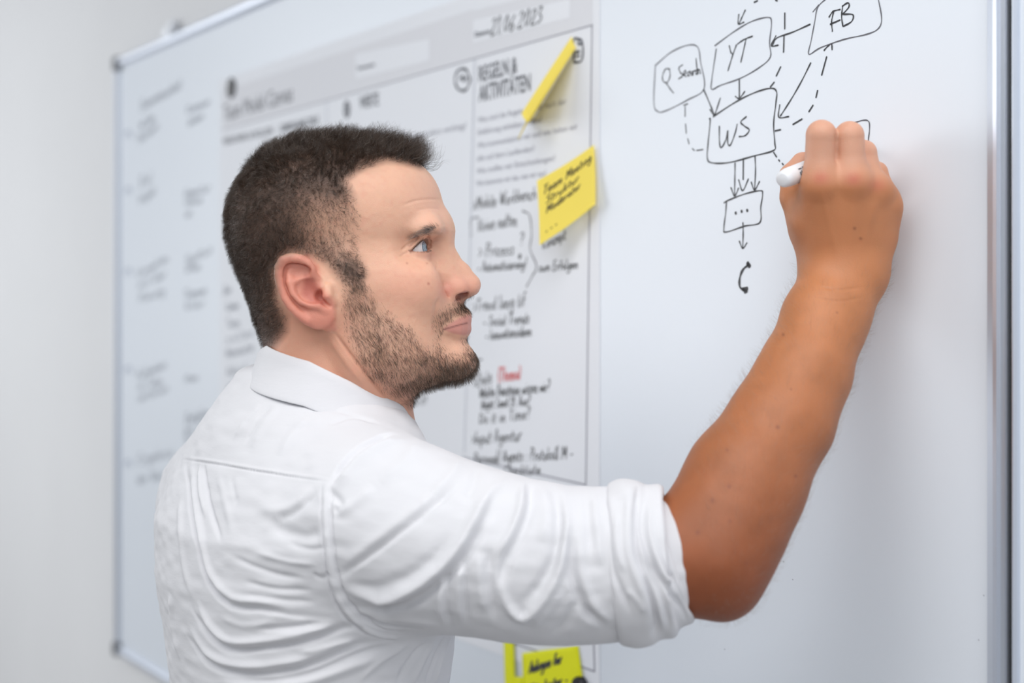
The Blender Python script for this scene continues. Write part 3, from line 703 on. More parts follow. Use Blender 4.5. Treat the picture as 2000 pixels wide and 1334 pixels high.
EAR0 = E(655, 560, 0.0)[0]
def ear_fn(Pw):
    L = w2h(Pw).astype(f32); S = L.copy(); S[:, 1] = np.abs(S[:, 1])
    HB = 0.0765; SL = 0.22
    root = E(648, 560, 0.076)[0]
    S[:, 1] = S[:, 1] - (HB + SL * np.maximum(root - S[:, 0], -0.004))
    def e(x, y, h=0.0):
        p = E(x, y, HB + 0.006); p[1] = h; return p
    helix = [(617, 556), (613, 540), (610, 526), (603, 513), (590, 506), (573, 503.5), (558, 509), (550, 522), (549, 540), (552, 560), (559, 580), (570, 598), (584, 613), (600, 625)]
    hh = [-0.004, 0.001, 0.004, 0.005, 0.006, 0.0065, 0.0065, 0.006, 0.0055, 0.005, 0.004, 0.003, 0.002, 0.001]
    rr = [0.003, 0.0032, 0.0034, 0.0036, 0.0040, 0.0042, 0.0040, 0.0038, 0.0034, 0.0033, 0.0034, 0.0036, 0.0040, 0.0045]
    # plate
    f = ell(S, e(590, 562, -0.001), (0.0165, 0.0038, 0.0290), rot('Y', -27))
    f = smin(f, ell(S, e(622, 618, 0.000), (0.0125, 0.0045, 0.0105), rot('Y', -35)), 0.006)
    f = smin(f, ell(S, e(636, 596, -0.006), (0.0100, 0.006, 0.022)), 0.008)
    f = smin(f, chain(S, [e(x, y, h) for (x, y), h in zip(helix, hh)], rr), 0.0022)
    f = smin(f, chain(S, [e(570, 532, 0.001), e(570, 552, 0.0035), e(577, 573, 0.0045), e(590, 588, 0.005), e(606, 595, 0.0045), e(624, 599, 0.004), e(634, 607, 0.002)], [0.0035, 0.0036, 0.0034, 0.0034, 0.0034, 0.0036, 0.0035]), 0.0025)
    f = smin(f, chain(S, [e(610, 535, -0.001), e(598, 546, 0.002), e(580, 552, 0.0025)], [0.0022, 0.0026, 0.003]), 0.003)
    # hollows
    f = smax(f, -ell(S, e(603, 568, 0.0055), (0.0088, 0.0066, 0.0120), rot('Y', -38)), 0.0030)
    f = smax(f, -cap(S, e(622, 577, 0.002), e(629, 583, -0.012), 0.0050, 0.0040), 0.0025)
    f = smax(f, -ell(S, e(588, 530, 0.0055), (0.0095, 0.0045, 0.0050), rot('Y', -10)), 0.003)
    f = smax(f, -cap(S, e(633, 590, 0.003), e(641, 596, 0.003), 0.0032, 0.0022), 0.002)
    # tragus
    f = smin(f, chain(S, [e(638, 562, 0.000), e(639, 578, 0.0025), e(646, 590, -0.001)], [0.0040, 0.0046, 0.004]), 0.003)
    return f.astype(f32)

# ------------------------------------------------------------------ arm and hand
def unit_(v): return v / np.linalg.norm(v)
def pts(*a): return [PX(*p) for p in a]
ARM = pts((750, 1040, 1.200), (1130, 1104, 1.155), (1385, 1092, 1.140))
def arm_fn(P):
    P = P.astype(f32)
    f = chain(P, ARM, [0.044, 0.041, 0.041], 0.01)
    fore = pts((1388, 1078, 1.145), (1424, 1010, 1.152), (1458, 935, 1.163), (1527, 822, 1.182), (1571, 728, 1.20), (1611, 624, 1.22), (1649, 545, 1.237))
    g = chain(P, fore, [0.0430, 0.0455, 0.0455, 0.0400, 0.0355, 0.0328, 0.0345], 0.02)
    g = smin(g, cap(P, PX(1424, 1160, 1.138), PX(1408, 1120, 1.148), 0.0150, 0.025), 0.018)   # point of the elbow
    return smin(f, g, 0.030)
PEN_A, PEN_B = PX(1527, 351, 1.196), PB(1676, 292, 0.0008)
def hand_fn(P):
    P = P.astype(f32)
    w = PX(1650, 545, 1.235)
    # palm slab: tapered capsules from the wrist to each knuckle
    kn = pts((1600, 362, 1.205), (1662, 360, 1.203), (1706, 378, 1.214), (1722, 404, 1.228))
    heel = pts((1620, 520, 1.240), (1642, 522, 1.236), (1664, 520, 1.236), (1682, 508, 1.238))
    f = None
    for a, b, r0, r1 in zip(heel, kn, (0.0205, 0.023, 0.023, 0.0195), (0.0145, 0.0145, 0.0140, 0.0120)):
        g = cap(P, a, b, r0, r1)
        f = g if f is None else smin(f, g, 0.018)
    for q, r in zip(kn, (0.0118, 0.0118, 0.011, 0.010)):
        f = smin(f, ell(P, q + np.array([0, -0.0045, 0.001]), (r, r, r)), 0.006)
    f = smin(f, cap(P, PX(1710, 462, 1.238), PX(1714, 428, 1.238), 0.0155, 0.0145), 0.012)      # ulnar edge on the board
    f = smin(f, chain(P, pts((1614, 500, 1.25), (1586, 450, 1.245), (1576, 400, 1.240)), [0.019, 0.0180, 0.015]), 0.014)  # ball of the thumb
    fing = [
        (pts((1602, 350, 1.203), (1604, 264, 1.196), (1603, 262, 1.222), (1600, 305, 1.248)), (0.0138, 0.0127, 0.0105, 0.0095)),
        (pts((1661, 350, 1.202), (1659, 265, 1.198), (1655, 268, 1.228), (1648, 318, 1.252)), (0.0135, 0.0121, 0.0105, 0.0095)),
        (pts((1700, 370, 1.214), (1687, 299, 1.216), (1686, 309, 1.242), (1672, 352, 1.258)), (0.0118, 0.0110, 0.0100, 0.0090)),
        (pts((1730, 402, 1.227), (1712, 338, 1.232), (1706, 350, 1.252), (1692, 385, 1.262)), (0.0105, 0.0098, 0.0088, 0.0080))]
    f0 = f
    for i, (q, r) in enumerate(fing):
        g = smin(f0, chain(P, q, r, 0.001), 0.013)
        f = smin(f, g, 0.0022 if i < 2 else 0.005)
    th = chain(P, pts((1575, 430, 1.243), (1553, 385, 1.243), (1547, 345, 1.250), (1566, 318, 1.252)), [0.0155, 0.0125, 0.0108, 0.0092], 0.004)
    f = smin(f, th, 0.006)
    # web between index finger and thumb
    f = smin(f, cap(P, PX(1575, 430, 1.228), PX(1588, 385, 1.222), 0.012, 0.010), 0.012)
    # the pen runs through the grip
    f = smax(f, -cap(P, PEN_A - (PEN_B - PEN_A) * 0.2, PEN_B, 0.0088), 0.002)
    return f.astype(f32)
def arm_hand_fn(P):
    return smin(arm_fn(P), hand_fn(P), 0.014)
def chest_fn(P):
    P = P.astype(f32)
    nb = h2w(E(648, 820))
    f = cap(P, nb + [0, 0, 0.02], nb - [0, 0, 0.10], 0.056, 0.075)
    f = smin(f, cap(P, nb - [0, 0, 0.09], ARM[0], 0.045, 0.042), 0.02)
    return f

LSH0 = PX(452, 968, 1.47); LEL0 = LSH0 + NV * 0.07 + np.array([0.01, 0, -0.30]); LWR0 = LEL0 + NV * 0.10 - RV * -0.02 + np.array([0, 0, -0.22])
def left_hand_fn(P):
    P = P.astype(f32); dn = unit_(LWR0 - LEL0); sd = RV; fr = np.cross(dn, sd); fr /= np.linalg.norm(fr)
    if fr @ NV < 0: fr = -fr
    f = cap(P, LWR0 - dn * 0.10, LWR0 + dn * 0.015, 0.032, 0.027)
    for i, (o_, l_) in enumerate(((0.030, 0.070), (0.010, 0.080), (-0.010, 0.075), (-0.028, 0.060))):
        k0 = LWR0 + dn * 0.095 + fr * o_; w0 = LWR0 + dn * 0.01 + fr * o_ * 0.5
        f = smin(f, cap(P, w0, k0, 0.016, 0.0135), 0.012)
        k1 = k0 + dn * l_ * 0.5 + sd * 0.008; k2 = k1 + dn * l_ * 0.3 + sd * 0.016; k3 = k2 + dn * l_ * 0.2 + sd * 0.016
        f = smin(f, chain(P, [k0, k1, k2, k3], [0.0110, 0.0095, 0.0085, 0.0075]), 0.003)
    t0 = LWR0 + dn * 0.03 + fr * 0.025 + sd * 0.01
    return smin(f, chain(P, [t0, t0 + dn * 0.035 + fr * 0.025 + sd * 0.012, t0 + dn * 0.068 + fr * 0.030 + sd * 0.020], [0.016, 0.012, 0.009]), 0.012)
_hb0, _hb1 = h2w((-0.13, 0, -0.19)), h2w((0.14, 0, 0.13))
HB = (np.array([_hb0[0] - .02, HO[1] - .12, _hb0[2]]), np.array([_hb1[0] + .02, HO[1] + .12, _hb1[2]]))
def bb(P, m):
    P = np.array(P); return P.min(0) - m, P.max(0) + m
FORE_B = bb(ARM + pts((1652, 520, 1.235), (1418, 1200, 1.1)), 0.075)
HAND_B = bb(pts((1520, 220, 1.19), (1770, 560, 1.27), (1650, 400, 1.17)), 0.02)
AH_B = (np.minimum(FORE_B[0], HAND_B[0]), np.maximum(FORE_B[1], HAND_B[1]))
CH_B = bb([h2w(E(648, 820)), h2w(E(648, 820)) - [0, 0, .14], ARM[0]], 0.08)
body_v, body_f = build_sdf([(HB[0], HB[1], head_fn), (HB[0], HB[1], ear_fn), (AH_B[0], AH_B[1], arm_hand_fn),
                            (CH_B[0], CH_B[1], chest_fn),
                            (LWR0 - 0.2, LWR0 + 0.2, left_hand_fn)], 0.0011, 0.0045)
print('body', len(body_v), len(body_f))

# ------------------------------------------------------------------ colours measured over the head and arm
def project(P):
    Y = P[:, 1]
    return np.stack([1000 + F * P[:, 0] / Y, 600 - F * (P[:, 2] - CZ) / Y], 1)
def near_px(P):
    """photo position of each point, far-side points mirrored to the near side of the face first"""
    L = (P - HO) @ HR.T; L[:, 1] = np.abs(L[:, 1])
    return project(HO + L @ HR), L
def poly_sd(Q, poly):
    """signed distance in pixels, negative inside"""
    poly = np.asarray(poly, float); d = np.full(len(Q), 1e9); ins = np.zeros(len(Q), bool)
    for i in range(len(poly)):
        a, b = poly[i], poly[(i + 1) % len(poly)]
        e = b - a; w = Q - a
        t = np.clip((w @ e) / (e @ e), 0, 1)
        d = np.minimum(d, np.hypot(*(w - t[:, None] * e).T))
        c = ((a[1] <= Q[:, 1]) & (b[1] > Q[:, 1])) | ((b[1] <= Q[:, 1]) & (a[1] > Q[:, 1]))
        with np.errstate(divide='ignore', invalid='ignore'):
            xc = a[0] + (Q[:, 1] - a[1]) / (b[1] - a[1]) * e[0]
        ins ^= c & (Q[:, 0] < xc)
    return np.where(ins, -d, d)
def soft(Q, poly, e):
    return np.clip(0.5 - poly_sd(Q, poly) / (2 * e), 0, 1)
def blob(Q, c, rx, ry=None):
    ry = ry or rx
    return np.exp(-(((Q[:, 0] - c[0]) / rx) ** 2 + ((Q[:, 1] - c[1]) / ry) ** 2))
def line_d(Q, pl):
    d = np.full(len(Q), 1e9)
    pl = np.asarray(pl, float)
    for a, b in zip(pl[:-1], pl[1:]):
        e = b - a; w = Q - a; t = np.clip((w @ e) / (e @ e), 0, 1)
        d = np.minimum(d, np.hypot(*(w - t[:, None] * e).T))
    return d
SCALP = [(820, 322), (790, 314), (753, 310), (715, 320), (694, 332), (672, 352), (688, 385), (706, 420), (700, 455), (697, 490), (712, 535), (700, 552), (672, 548), (655, 532), (640, 512), (612, 497), (580, 488), (548, 498), (534, 530), (540, 585), (556, 620), (556, 645), (520, 690), (400, 700), (380, 200), (860, 200)]
BEARD = [(672, 545), (708, 540), (722, 570), (742, 600), (775, 625), (806, 645), (832, 680), (848, 690), (852, 650), (848, 625), (862, 606), (884, 596), (905, 584), (930, 584), (935, 612), (906, 616), (885, 626), (866, 640), (862, 655), (858, 672), (875, 690), (898, 690), (905, 662), (935, 655), (960, 700), (930, 770), (800, 795), (765, 772), (726, 738), (698, 702), (682, 660), (672, 610)]
skin_col = np.tile(np.array([0.74, 0.43, 0.30]), (len(body_v), 1))
NP, NL = near_px(body_v)
PP = project(body_v)
is_head = (np.abs(NL[:, 1]) < 0.105) & (NL[:, 0] > -0.13) & (NL[:, 0] < 0.14) & (NL[:, 2] > -0.19) & (np.linalg.norm(body_v - ARM[0], axis=1) > 0.09)
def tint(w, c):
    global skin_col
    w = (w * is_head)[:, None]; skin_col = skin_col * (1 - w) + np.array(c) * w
mott = vnoise(body_v, 60, 1) * 0.6 + vnoise(body_v, 150, 2) * 0.4
skin_col *= (1 + 0.05 * mott)[:, None]
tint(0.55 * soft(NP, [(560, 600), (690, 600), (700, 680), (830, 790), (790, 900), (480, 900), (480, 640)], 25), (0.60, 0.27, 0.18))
tint(0.45 * blob(NP, (790, 560), 60, 40), (0.78, 0.36, 0.26))
tint(0.8 * soft(NP, [(888, 588), (896, 574), (908, 567), (917, 570), (912, 579), (900, 586)], 1.5) * (NL[:, 1] < 0.024), (0.10, 0.03, 0.025))  # shade inside the nostril painted into the skin tone
tint(0.3 * vnoise(body_v, 320, 77).clip(0, 1), (0.70, 0.30, 0.22))
tint(0.35 * blob(NP, (850, 400), 60, 60), (0.75, 0.45, 0.35))
tint(0.55 * blob(NP, (905, 560), 45, 28), (0.72, 0.32, 0.245))
tint(0.45 * blob(NP, (872, 568), 13, 14), (0.60, 0.20, 0.17))
earm = soft(NP, [(545, 500), (600, 495), (622, 520), (630, 560), (655, 590), (655, 645), (600, 645), (550, 600), (538, 540)], 5) * (NL[:, 1] > 0.070)
tint(0.75 * earm, (0.66, 0.235, 0.175))
tint(0.6 * soft(NP, [(596, 535), (612, 545), (636, 585), (634, 598), (606, 592), (590, 575)], 5) * (NL[:, 1] > 0.06), (0.40, 0.09, 0.07))
lips = soft(NP, [(864, 643), (884, 628), (905, 617), (925, 612), (925, 632), (925, 652), (905, 655), (886, 652)], 2.2)
tint(0.8 * lips, (0.56, 0.235, 0.205))
tint(0.75 * np.exp(-(line_d(NP, [(866, 643.5), (884, 638.5), (896, 635), (912, 631)]) / 1.6) ** 2), (0.16, 0.05, 0.045))
tint(0.30 * blob(NP, (835, 500), 16, 8), (0.55, 0.26, 0.22))
tint(0.45 * blob(NP, (850, 470), 12, 14), (0.45, 0.22, 0.16))
br = 0.25 * soft(NP, BEARD, 8); tint(br, (0.36, 0.21, 0.15))
sc_ = soft(NP, SCALP, 14) * (NL[:, 2] > -0.12)
sc_ = sc_ * (1 - np.clip((NP[:, 1] - 375) / 25, 0, 1) * np.clip((515 - NP[:, 1]) / 25, 0, 1) * (1 - np.clip((705 - NP[:, 0]) / 70, 0, 1)))
fade = np.clip(1.0 - blob(NP, (640, 440), 75, 55) * 0.75 - blob(NP, (560, 600), 60, 60) * 0.3, 0, 1)
tint(sc_ * 0.80 * fade, (0.10, 0.062, 0.048))
tint(sc_ * 0.6 * np.clip(np.maximum((620 - NP[:, 0]) / 60, (400 - NP[:, 1]) / 50), 0, 1), (0.045, 0.028, 0.022))
tint(0.75 * (blob(NP, (837, 554), 2.6) + 0.7 * blob(NP, (795, 514), 2.2) + 0.6 * blob(NP, (834, 514), 2.2)), (0.42, 0.12, 0.09))
# lid margins, darker towards the lashes
_q = (np.abs(NL * [0, 1, 0]) + NL * [1, 0, 1] - EYE); _x, _y, _z = _q @ EF, _q @ ES, _q @ EU; _r = np.linalg.norm(_q, axis=1)
_az = np.arctan2(_y, _x); _el = np.arctan2(_z, np.hypot(_x, _y)); _t = np.clip((_az - 0.26) / 1.24, -1, 1)
_top, _bot = lid_curves(_t)
_near = (_r < 0.0155) * (_x > -0.002)
tint(0.85 * _near * np.exp(-((_el - _top - 0.04) / 0.085) ** 2), (0.10, 0.045, 0.035))
tint(0.45 * _near * np.exp(-((_el - _bot) / 0.07) ** 2), (0.45, 0.18, 0.14))
tint(0.40 * (_r < 0.021) * (_x > 0) * np.exp(-((_el - _top - 0.36) / 0.09) ** 2) * (_el > _top), (0.38, 0.17, 0.12))
# brow shade of hair follicles
tint(0.35 * np.exp(-(line_d(NP, [(800, 463), (822, 452), (846, 452), (856, 456)]) / 4.5) ** 2), (0.25, 0.15, 0.10))
# arm and hand: sun-tanned, redder at the knuckles, elbow shade painted in
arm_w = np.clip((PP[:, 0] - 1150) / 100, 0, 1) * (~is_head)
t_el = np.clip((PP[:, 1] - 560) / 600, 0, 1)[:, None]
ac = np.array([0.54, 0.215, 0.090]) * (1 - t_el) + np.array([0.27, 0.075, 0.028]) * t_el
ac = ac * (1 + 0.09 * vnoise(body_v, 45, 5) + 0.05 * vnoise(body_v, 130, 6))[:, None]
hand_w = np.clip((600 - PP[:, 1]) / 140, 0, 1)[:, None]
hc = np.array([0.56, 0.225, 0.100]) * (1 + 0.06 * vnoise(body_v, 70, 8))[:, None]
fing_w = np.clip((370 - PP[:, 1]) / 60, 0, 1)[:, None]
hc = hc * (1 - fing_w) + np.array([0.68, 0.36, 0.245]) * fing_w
for cx, cy, w_ in ((1603, 348, 0.8), (1667, 350, 0.85), (1714, 362, 0.6)):
    k = (w_ * blob(PP, (cx, cy), 16, 13))[:, None]; hc = hc * (1 - k) + np.array([0.55, 0.165, 0.10]) * k
ac = ac * (1 - hand_w) + hc * hand_w
for cx, cy, r_ in ((1424, 950, 4), (1391, 978, 4), (1426, 1018, 3), (1363, 1040, 4), (1457, 1100, 3), (1519, 834, 3.5), (1530, 654, 3), (1554, 930, 3), (1420, 879, 2.5), (1545, 760, 2), (1669, 446, 3), (1681, 466, 3), (1635, 610, 2)):
    k = (0.75 * blob(PP, (cx, cy), r_))[:, None]; ac = ac * (1 - k) + np.array([0.20, 0.06, 0.035]) * k
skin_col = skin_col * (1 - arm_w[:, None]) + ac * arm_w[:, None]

# ------------------------------------------------------------------ creases pressed into or raised from a surface
def grid_normals(v, f):
    n = np.zeros_like(v)
    fn = np.cross(v[f[:, 2]] - v[f[:, 0]], v[f[:, 3 if f.shape[1] > 3 else 1]] - v[f[:, 1]]) if f.shape[1] > 3 else np.cross(v[f[:, 1]] - v[f[:, 0]], v[f[:, 2]] - v[f[:, 0]])
    for k in range(f.shape[1]): 
        for c in range(3): n[:, c] += np.bincount(f[:, k], fn[:, c], len(v))
    return n / (np.linalg.norm(n, axis=1, keepdims=True) + 1e-12)
def cam_hit(tree, x, y):
    d = Vector(((x - 1000) / F, 1.0, (600 - y) / F)).normalized()
    h = tree.ray_cast(Vector((0, 0, CZ)), d)
    return None if h[0] is None else np.array(h[0])
def crease(v, nrm, tree, pl, w, hgt, taper=True, asym=0.0, skip=None):
    """returns a displacement along the normals for one fold drawn over the surface"""
    P = [cam_hit(tree, x, y) for x, y in smooth_pts(pl, 20)]
    P = [p for p in P if p is not None]
    if len(P) < 2: return None
    P = np.array(P)
    m = np.nonzero(np.all((v > P.min(0) - 4 * w) & (v < P.max(0) + 4 * w), 1))[0]
    if len(m) == 0: return None
    Q = v[m]; best = np.full(len(m), 1e9); side = np.zeros(len(m)); tt = np.zeros(len(m))
    n_ = len(P) - 1
    for i in range(n_):
        a, b = P[i], P[i + 1]; e = b - a; L2 = e @ e
        if L2 < 1e-12: continue
        wv = Q - a; t = np.clip((wv @ e) / L2, 0, 1)
        r = wv - t[:, None] * e; d = np.sqrt((r * r).sum(1))
        u = d < best
        best[u] = d[u]; tt[u] = (i + t[u]) / n_
        if asym:
            s = np.einsum('ij,ij->i', np.cross(np.broadcast_to(e, Q.shape), r), nrm[m]); side[u] = np.sign(s[u])
    g = np.exp(-(best / w) ** 2)
    if asym:
        wl = np.where(side > 0, w * (1 + asym), w * (1 - asym)); g = np.exp(-(best / np.maximum(wl, 1e-4)) ** 2)
    if taper: g = g * np.clip(np.minimum(tt, 1 - tt) * 5 + 0.08, 0, 1)
    return m, hgt * g
def make_tree(v, f):
    return BVHTree.FromPolygons(v.tolist(), f.tolist())

btree = make_tree(body_v, body_f)
bn = grid_normals(body_v, body_f)
if (bn * (body_v - body_v.mean(0))).sum() < 0: bn = -bn
disp = np.zeros(len(body_v))
for pl, w, hgt in [
        ([(785, 402), (812, 392), (845, 389), (866, 392)], 0.0011, -0.0007), ([(812, 411), (840, 407), (866, 410)], 0.0010, -0.0005),
        ([(783, 489), (795, 479), (810, 469)], 0.0010, -0.0016), ([(779, 503), (790, 496), (800, 491)], 0.0009, -0.0007),
        ([(845, 497), (855, 515), (850, 530)], 0.0018, -0.0006), ([(858, 580), (852, 600), (850, 622), (846, 650)], 0.0026, -0.0011),
        ([(652, 648), (690, 700), (730, 748), (765, 785)], 0.0014, -0.0022), ([(640, 655), (680, 712), (720, 762)], 0.003, 0.0012),
        ([(700, 640), (735, 690), (790, 730)], 0.006, -0.0010), ([(822, 506), (835, 511), (845, 508)], 0.0013, -0.0005)]:
    r = crease(body_v, bn, btree, pl, w, hgt)
    if r is not None: disp[r[0]] += r[1]
# tendons and knuckles on the back of the hand, hollows between the fingers
for pl, w, hgt in [
        ([(1603, 370), (1618, 430), (1635, 500)], 0.003, 0.0005), ([(1665, 372), (1664, 430), (1660, 500)], 0.004, 0.0005),
        ([(1713, 385), (1700, 430), (1682, 490)], 0.004, 0.0005), ([(1632, 245), (1633, 290), (1634, 318)], 0.0016, -0.0022),
        ([(1600, 560), (1640, 566), (1690, 560)], 0.0012, -0.0005), ([(1585, 580), (1640, 588), (1695, 578)], 0.0012, -0.0004)]:
    r = crease(body_v, bn, btree, pl, w, hgt)
    if r is not None: disp[r[0]] += r[1]
disp += 0.00010 * vnoise(body_v, 260, 4) * is_head + 0.0004 * vnoise(body_v, 55, 12) * (~is_head)
body_v = body_v + bn * disp[:, None]

def skin_material():
    m = mat('skin', (0.7, 0.45, 0.35), 0.47, spec=0.42)
    nt = m.node_tree; b = nt.nodes['Principled BSDF']
    at = nt.nodes.new('ShaderNodeAttribute'); at.attribute_name = 'skin_tone'
    nt.links.new(at.outputs['Color'], b.inputs['Base Color'])
    b.inputs['Subsurface Weight'].default_value = 0.22
    b.inputs['Subsurface Radius'].default_value = (1.0, 0.35, 0.18)
    b.inputs['Subsurface Scale'].default_value = 0.006
    tc = nt.nodes.new('ShaderNodeTexCoord')
    v1 = nt.nodes.new('ShaderNodeTexVoronoi'); v1.inputs['Scale'].default_value = 1500
    n1 = nt.nodes.new('ShaderNodeTexNoise'); n1.inputs['Scale'].default_value = 700; n1.inputs['Detail'].default_value = 5
    add = nt.nodes.new('ShaderNodeMath'); add.operation = 'ADD'
    nt.links.new(tc.outputs['Object'], v1.inputs['Vector']); nt.links.new(tc.outputs['Object'], n1.inputs['Vector'])
    nt.links.new(v1.outputs['Distance'], add.inputs[0]); nt.links.new(n1.outputs['Fac'], add.inputs[1])
    bp = nt.nodes.new('ShaderNodeBump'); bp.inputs['Strength'].default_value = 0.40; bp.inputs['Distance'].default_value = 0.0003
    nt.links.new(add.outputs[0], bp.inputs['Height']); nt.links.new(bp.outputs['Normal'], b.inputs['Normal'])
    return m
M['skin'] = skin_material()
MAN = np.array([HO[0] - 0.03, HO[1], 0.0])
man = tag(new_empty('person', MAN), 'bearded man in a white shirt with rolled sleeves, drawing on the whiteboard', 'person')
body = put('body', body_v, body_f, M['skin'], man)
ca = body.data.color_attributes.new('skin_tone', 'FLOAT_COLOR', 'POINT')
ca.data.foreach_set('color', np.concatenate([skin_col, np.ones((len(skin_col), 1))], 1).astype(np.float32).ravel())

# ------------------------------------------------------------------ eyes
def eye_material():
    m = mat('eye', (0.8, 0.8, 0.8), 0.12, spec=0.6)
    nt = m.node_tree; b = nt.nodes['Principled BSDF']
    at = nt.nodes.new('ShaderNodeAttribute'); at.attribute_name = 'eye_colour'
    nt.links.new(at.outputs['Color'], b.inputs['Base Color'])
    return m
M['eye'] = eye_material()
def make_eye(side):
    ctr = EYE * [1, side, 1]
    gz = np.array([0.96, 0.24, 0.13]); gz /= np.linalg.norm(gz)      # both eyes look the same way, past the nose towards the hand
    up = np.array([0, 0, 1.0]); sd = np.cross(up, gz); sd /= np.linalg.norm(sd); up = np.cross(gz, sd)
    V = []; Cc = []; nu, nv = 64, 96
    for i in range(nv + 1):
        th = math.pi * i / nv
        for j in range(nu):
            ph = 2 * math.pi * j / nu
            r = EYR - 0.0004
            if th < 0.50: r += 0.0007 * (0.5 + 0.5 * math.cos(th / 0.50 * math.pi))
            V.append(ctr + r * (math.cos(th) * gz + math.sin(th) * (math.cos(ph) * sd + math.sin(ph) * up)))
            fr = 0.5 + 0.5 * math.sin(ph * 23 + 3 * math.sin(ph * 5))
            if th < 0.155: c = (0.01, 0.01, 0.012)
            elif th < 0.44: c = tuple((1 - 0.35 * fr) * q for q in (0.33, 0.41, 0.48))
            elif th < 0.50: c = (0.10, 0.14, 0.19)
            else: c = (0.72, 0.66, 0.65)
            Cc.append(c)
    Fq = [(i * nu + j, (i + 1) * nu + j, (i + 1) * nu + (j + 1) % nu, i * nu + (j + 1) % nu) for i in range(nv) for j in range(nu)]
    o = put('eyeball', h2w(np.array(V)), np.array(Fq), M['eye'], man)
    a = o.data.color_attributes.new('eye_colour', 'FLOAT_COLOR', 'POINT')
    a.data.foreach_set('color', np.array([(*c, 1) for c in Cc], dtype=np.float32).ravel())
    return o
make_eye(1); make_eye(-1)

# ------------------------------------------------------------------ hair
def hair_material(name, c_dark, c_light, grey=0.05, rough=0.34):
    m = mat(name, c_dark, rough, spec=0.55)
    nt = m.node_tree; b = nt.nodes['Principled BSDF']
    hi = nt.nodes.new('ShaderNodeHairInfo'); r = nt.nodes.new('ShaderNodeValToRGB')
    e = r.color_ramp.elements
    e[0].color = (*c_dark, 1); e[1].color = (0.42, 0.38, 0.35, 1)
    e[1].position = 1.0
    k = r.color_ramp.elements.new(1.0 - grey); k.color = (*c_light, 1)
    nt.links.new(hi.outputs['Random'], r.inputs['Fac']); nt.links.new(r.outputs['Color'], b.inputs['Base Color'])
    return m
M['hair'] = hair_material('brown_hair', (0.015, 0.0088, 0.006), (0.080, 0.047, 0.029), 0.04)
M['beard'] = hair_material('beard_hair', (0.030, 0.017, 0.011), (0.11, 0.066, 0.038), 0.06)
M['brow'] = hair_material('eyebrow_hair', (0.035, 0.020, 0.013), (0.11, 0.062, 0.036), 0.0, 0.6)
M['arm_hair'] = hair_material('arm_hair', (0.20, 0.11, 0.06), (0.36, 0.22, 0.13), 0.0)

bn = grid_normals(body_v, body_f)
if (bn[:, 2] * (body_v[:, 2] - body_v[:, 2].mean())).sum() < 0: bn = -bn
def scatter(mask, n):
    """n random roots on the body where the per-vertex density mask is positive"""
    q = body_f
    fm = mask[q].mean(1)
    ids = np.nonzero(fm > 0.01)[0]; q = q[ids]; fm = fm[ids]
    a = np.linalg.norm(np.cross(body_v[q[:, 1]] - body_v[q[:, 0]], body_v[q[:, 2]] - body_v[q[:, 0]]), axis=1) * fm
    pick = rng.choice(len(q), n, p=a / a.sum())
    w = rng.dirichlet(np.ones(4), n)
    P = np.einsum('ij,ijk->ik', w, body_v[q[pick]]); N = np.einsum('ij,ijk->ik', w, bn[q[pick]])
    return P, N / np.linalg.norm(N, axis=1, keepdims=True)
def unit(v): return v / (np.linalg.norm(v, axis=-1, keepdims=True) + 1e-9)
def make_strands(name, P, D0, D1, length, npt, radius, material, parent, clump=None, curl=0.0, curl_n=2.0, jitter=0.0, droop=1.0):
    """strands that leave the skin along D0 and bend over to D1, with a random curl"""
    n = len(P); t = np.linspace(0, 1, npt)
    D0 = unit(D0); D1 = unit(D1 + jitter * rng.normal(size=(n, 3)))
    seg = np.zeros((n, npt, 3)); pos = P.copy(); step = (length / (npt - 1))[:, None]
    ph = rng.uniform(0, 6.28, n); s1 = unit(np.cross(D0, rng.normal(size=(n, 3)))); s2 = np.cross(D0, s1)
    fr = curl_n * rng.uniform(0.6, 1.4, n)
    if clump is not None:
        ph = clump + rng.normal(0, 0.45, n); fr = curl_n * rng.uniform(0.85, 1.15, n)
        s1 = unit(np.cross(D0, np.array([0.3, 0.8, 0.5])[None] + 0 * D0)); s2 = np.cross(D0, s1)
    for k in range(npt):
        seg[:, k] = pos
        b = min(1.0, t[k] * droop)
        d = unit(D0 * (1 - b) + D1 * b)
        if curl:
            an = ph + 2 * math.pi * fr * t[k]
            d = unit(d + curl * (np.cos(an)[:, None] * s1 + np.sin(an)[:, None] * s2))
        pos = pos + d * step
    c = P.mean(0)
    h = bpy.data.hair_curves.new(name)
    h.add_curves([npt] * n)
    h.points.foreach_set('position', (seg - c).astype(np.float32).ravel())
    rad = np.repeat(radius[:, None] if np.ndim(radius) else np.full((n, 1), radius), npt, 1) * (1 - 0.75 * t ** 1.5)[None]
    ra = h.attributes.get('radius') or h.attributes.new('radius', 'FLOAT', 'POINT')
    ra.data.foreach_set('value', rad.astype(np.float32).ravel())
    h.materials.append(material)
    o = bpy.data.objects.new(name, h); COL.objects.link(o)
    o.parent = parent; o.location = Vector(c) - world_of(parent)
    o['kind'] = 'stuff'
    return o
def wdir(a, h, c): return np.array([a, h, c]) @ HR
def vfield(P, scale, seed): return np.stack([vnoise(P, scale, seed + k) for k in range(3)], 1)

NP, NL = near_px(body_v)
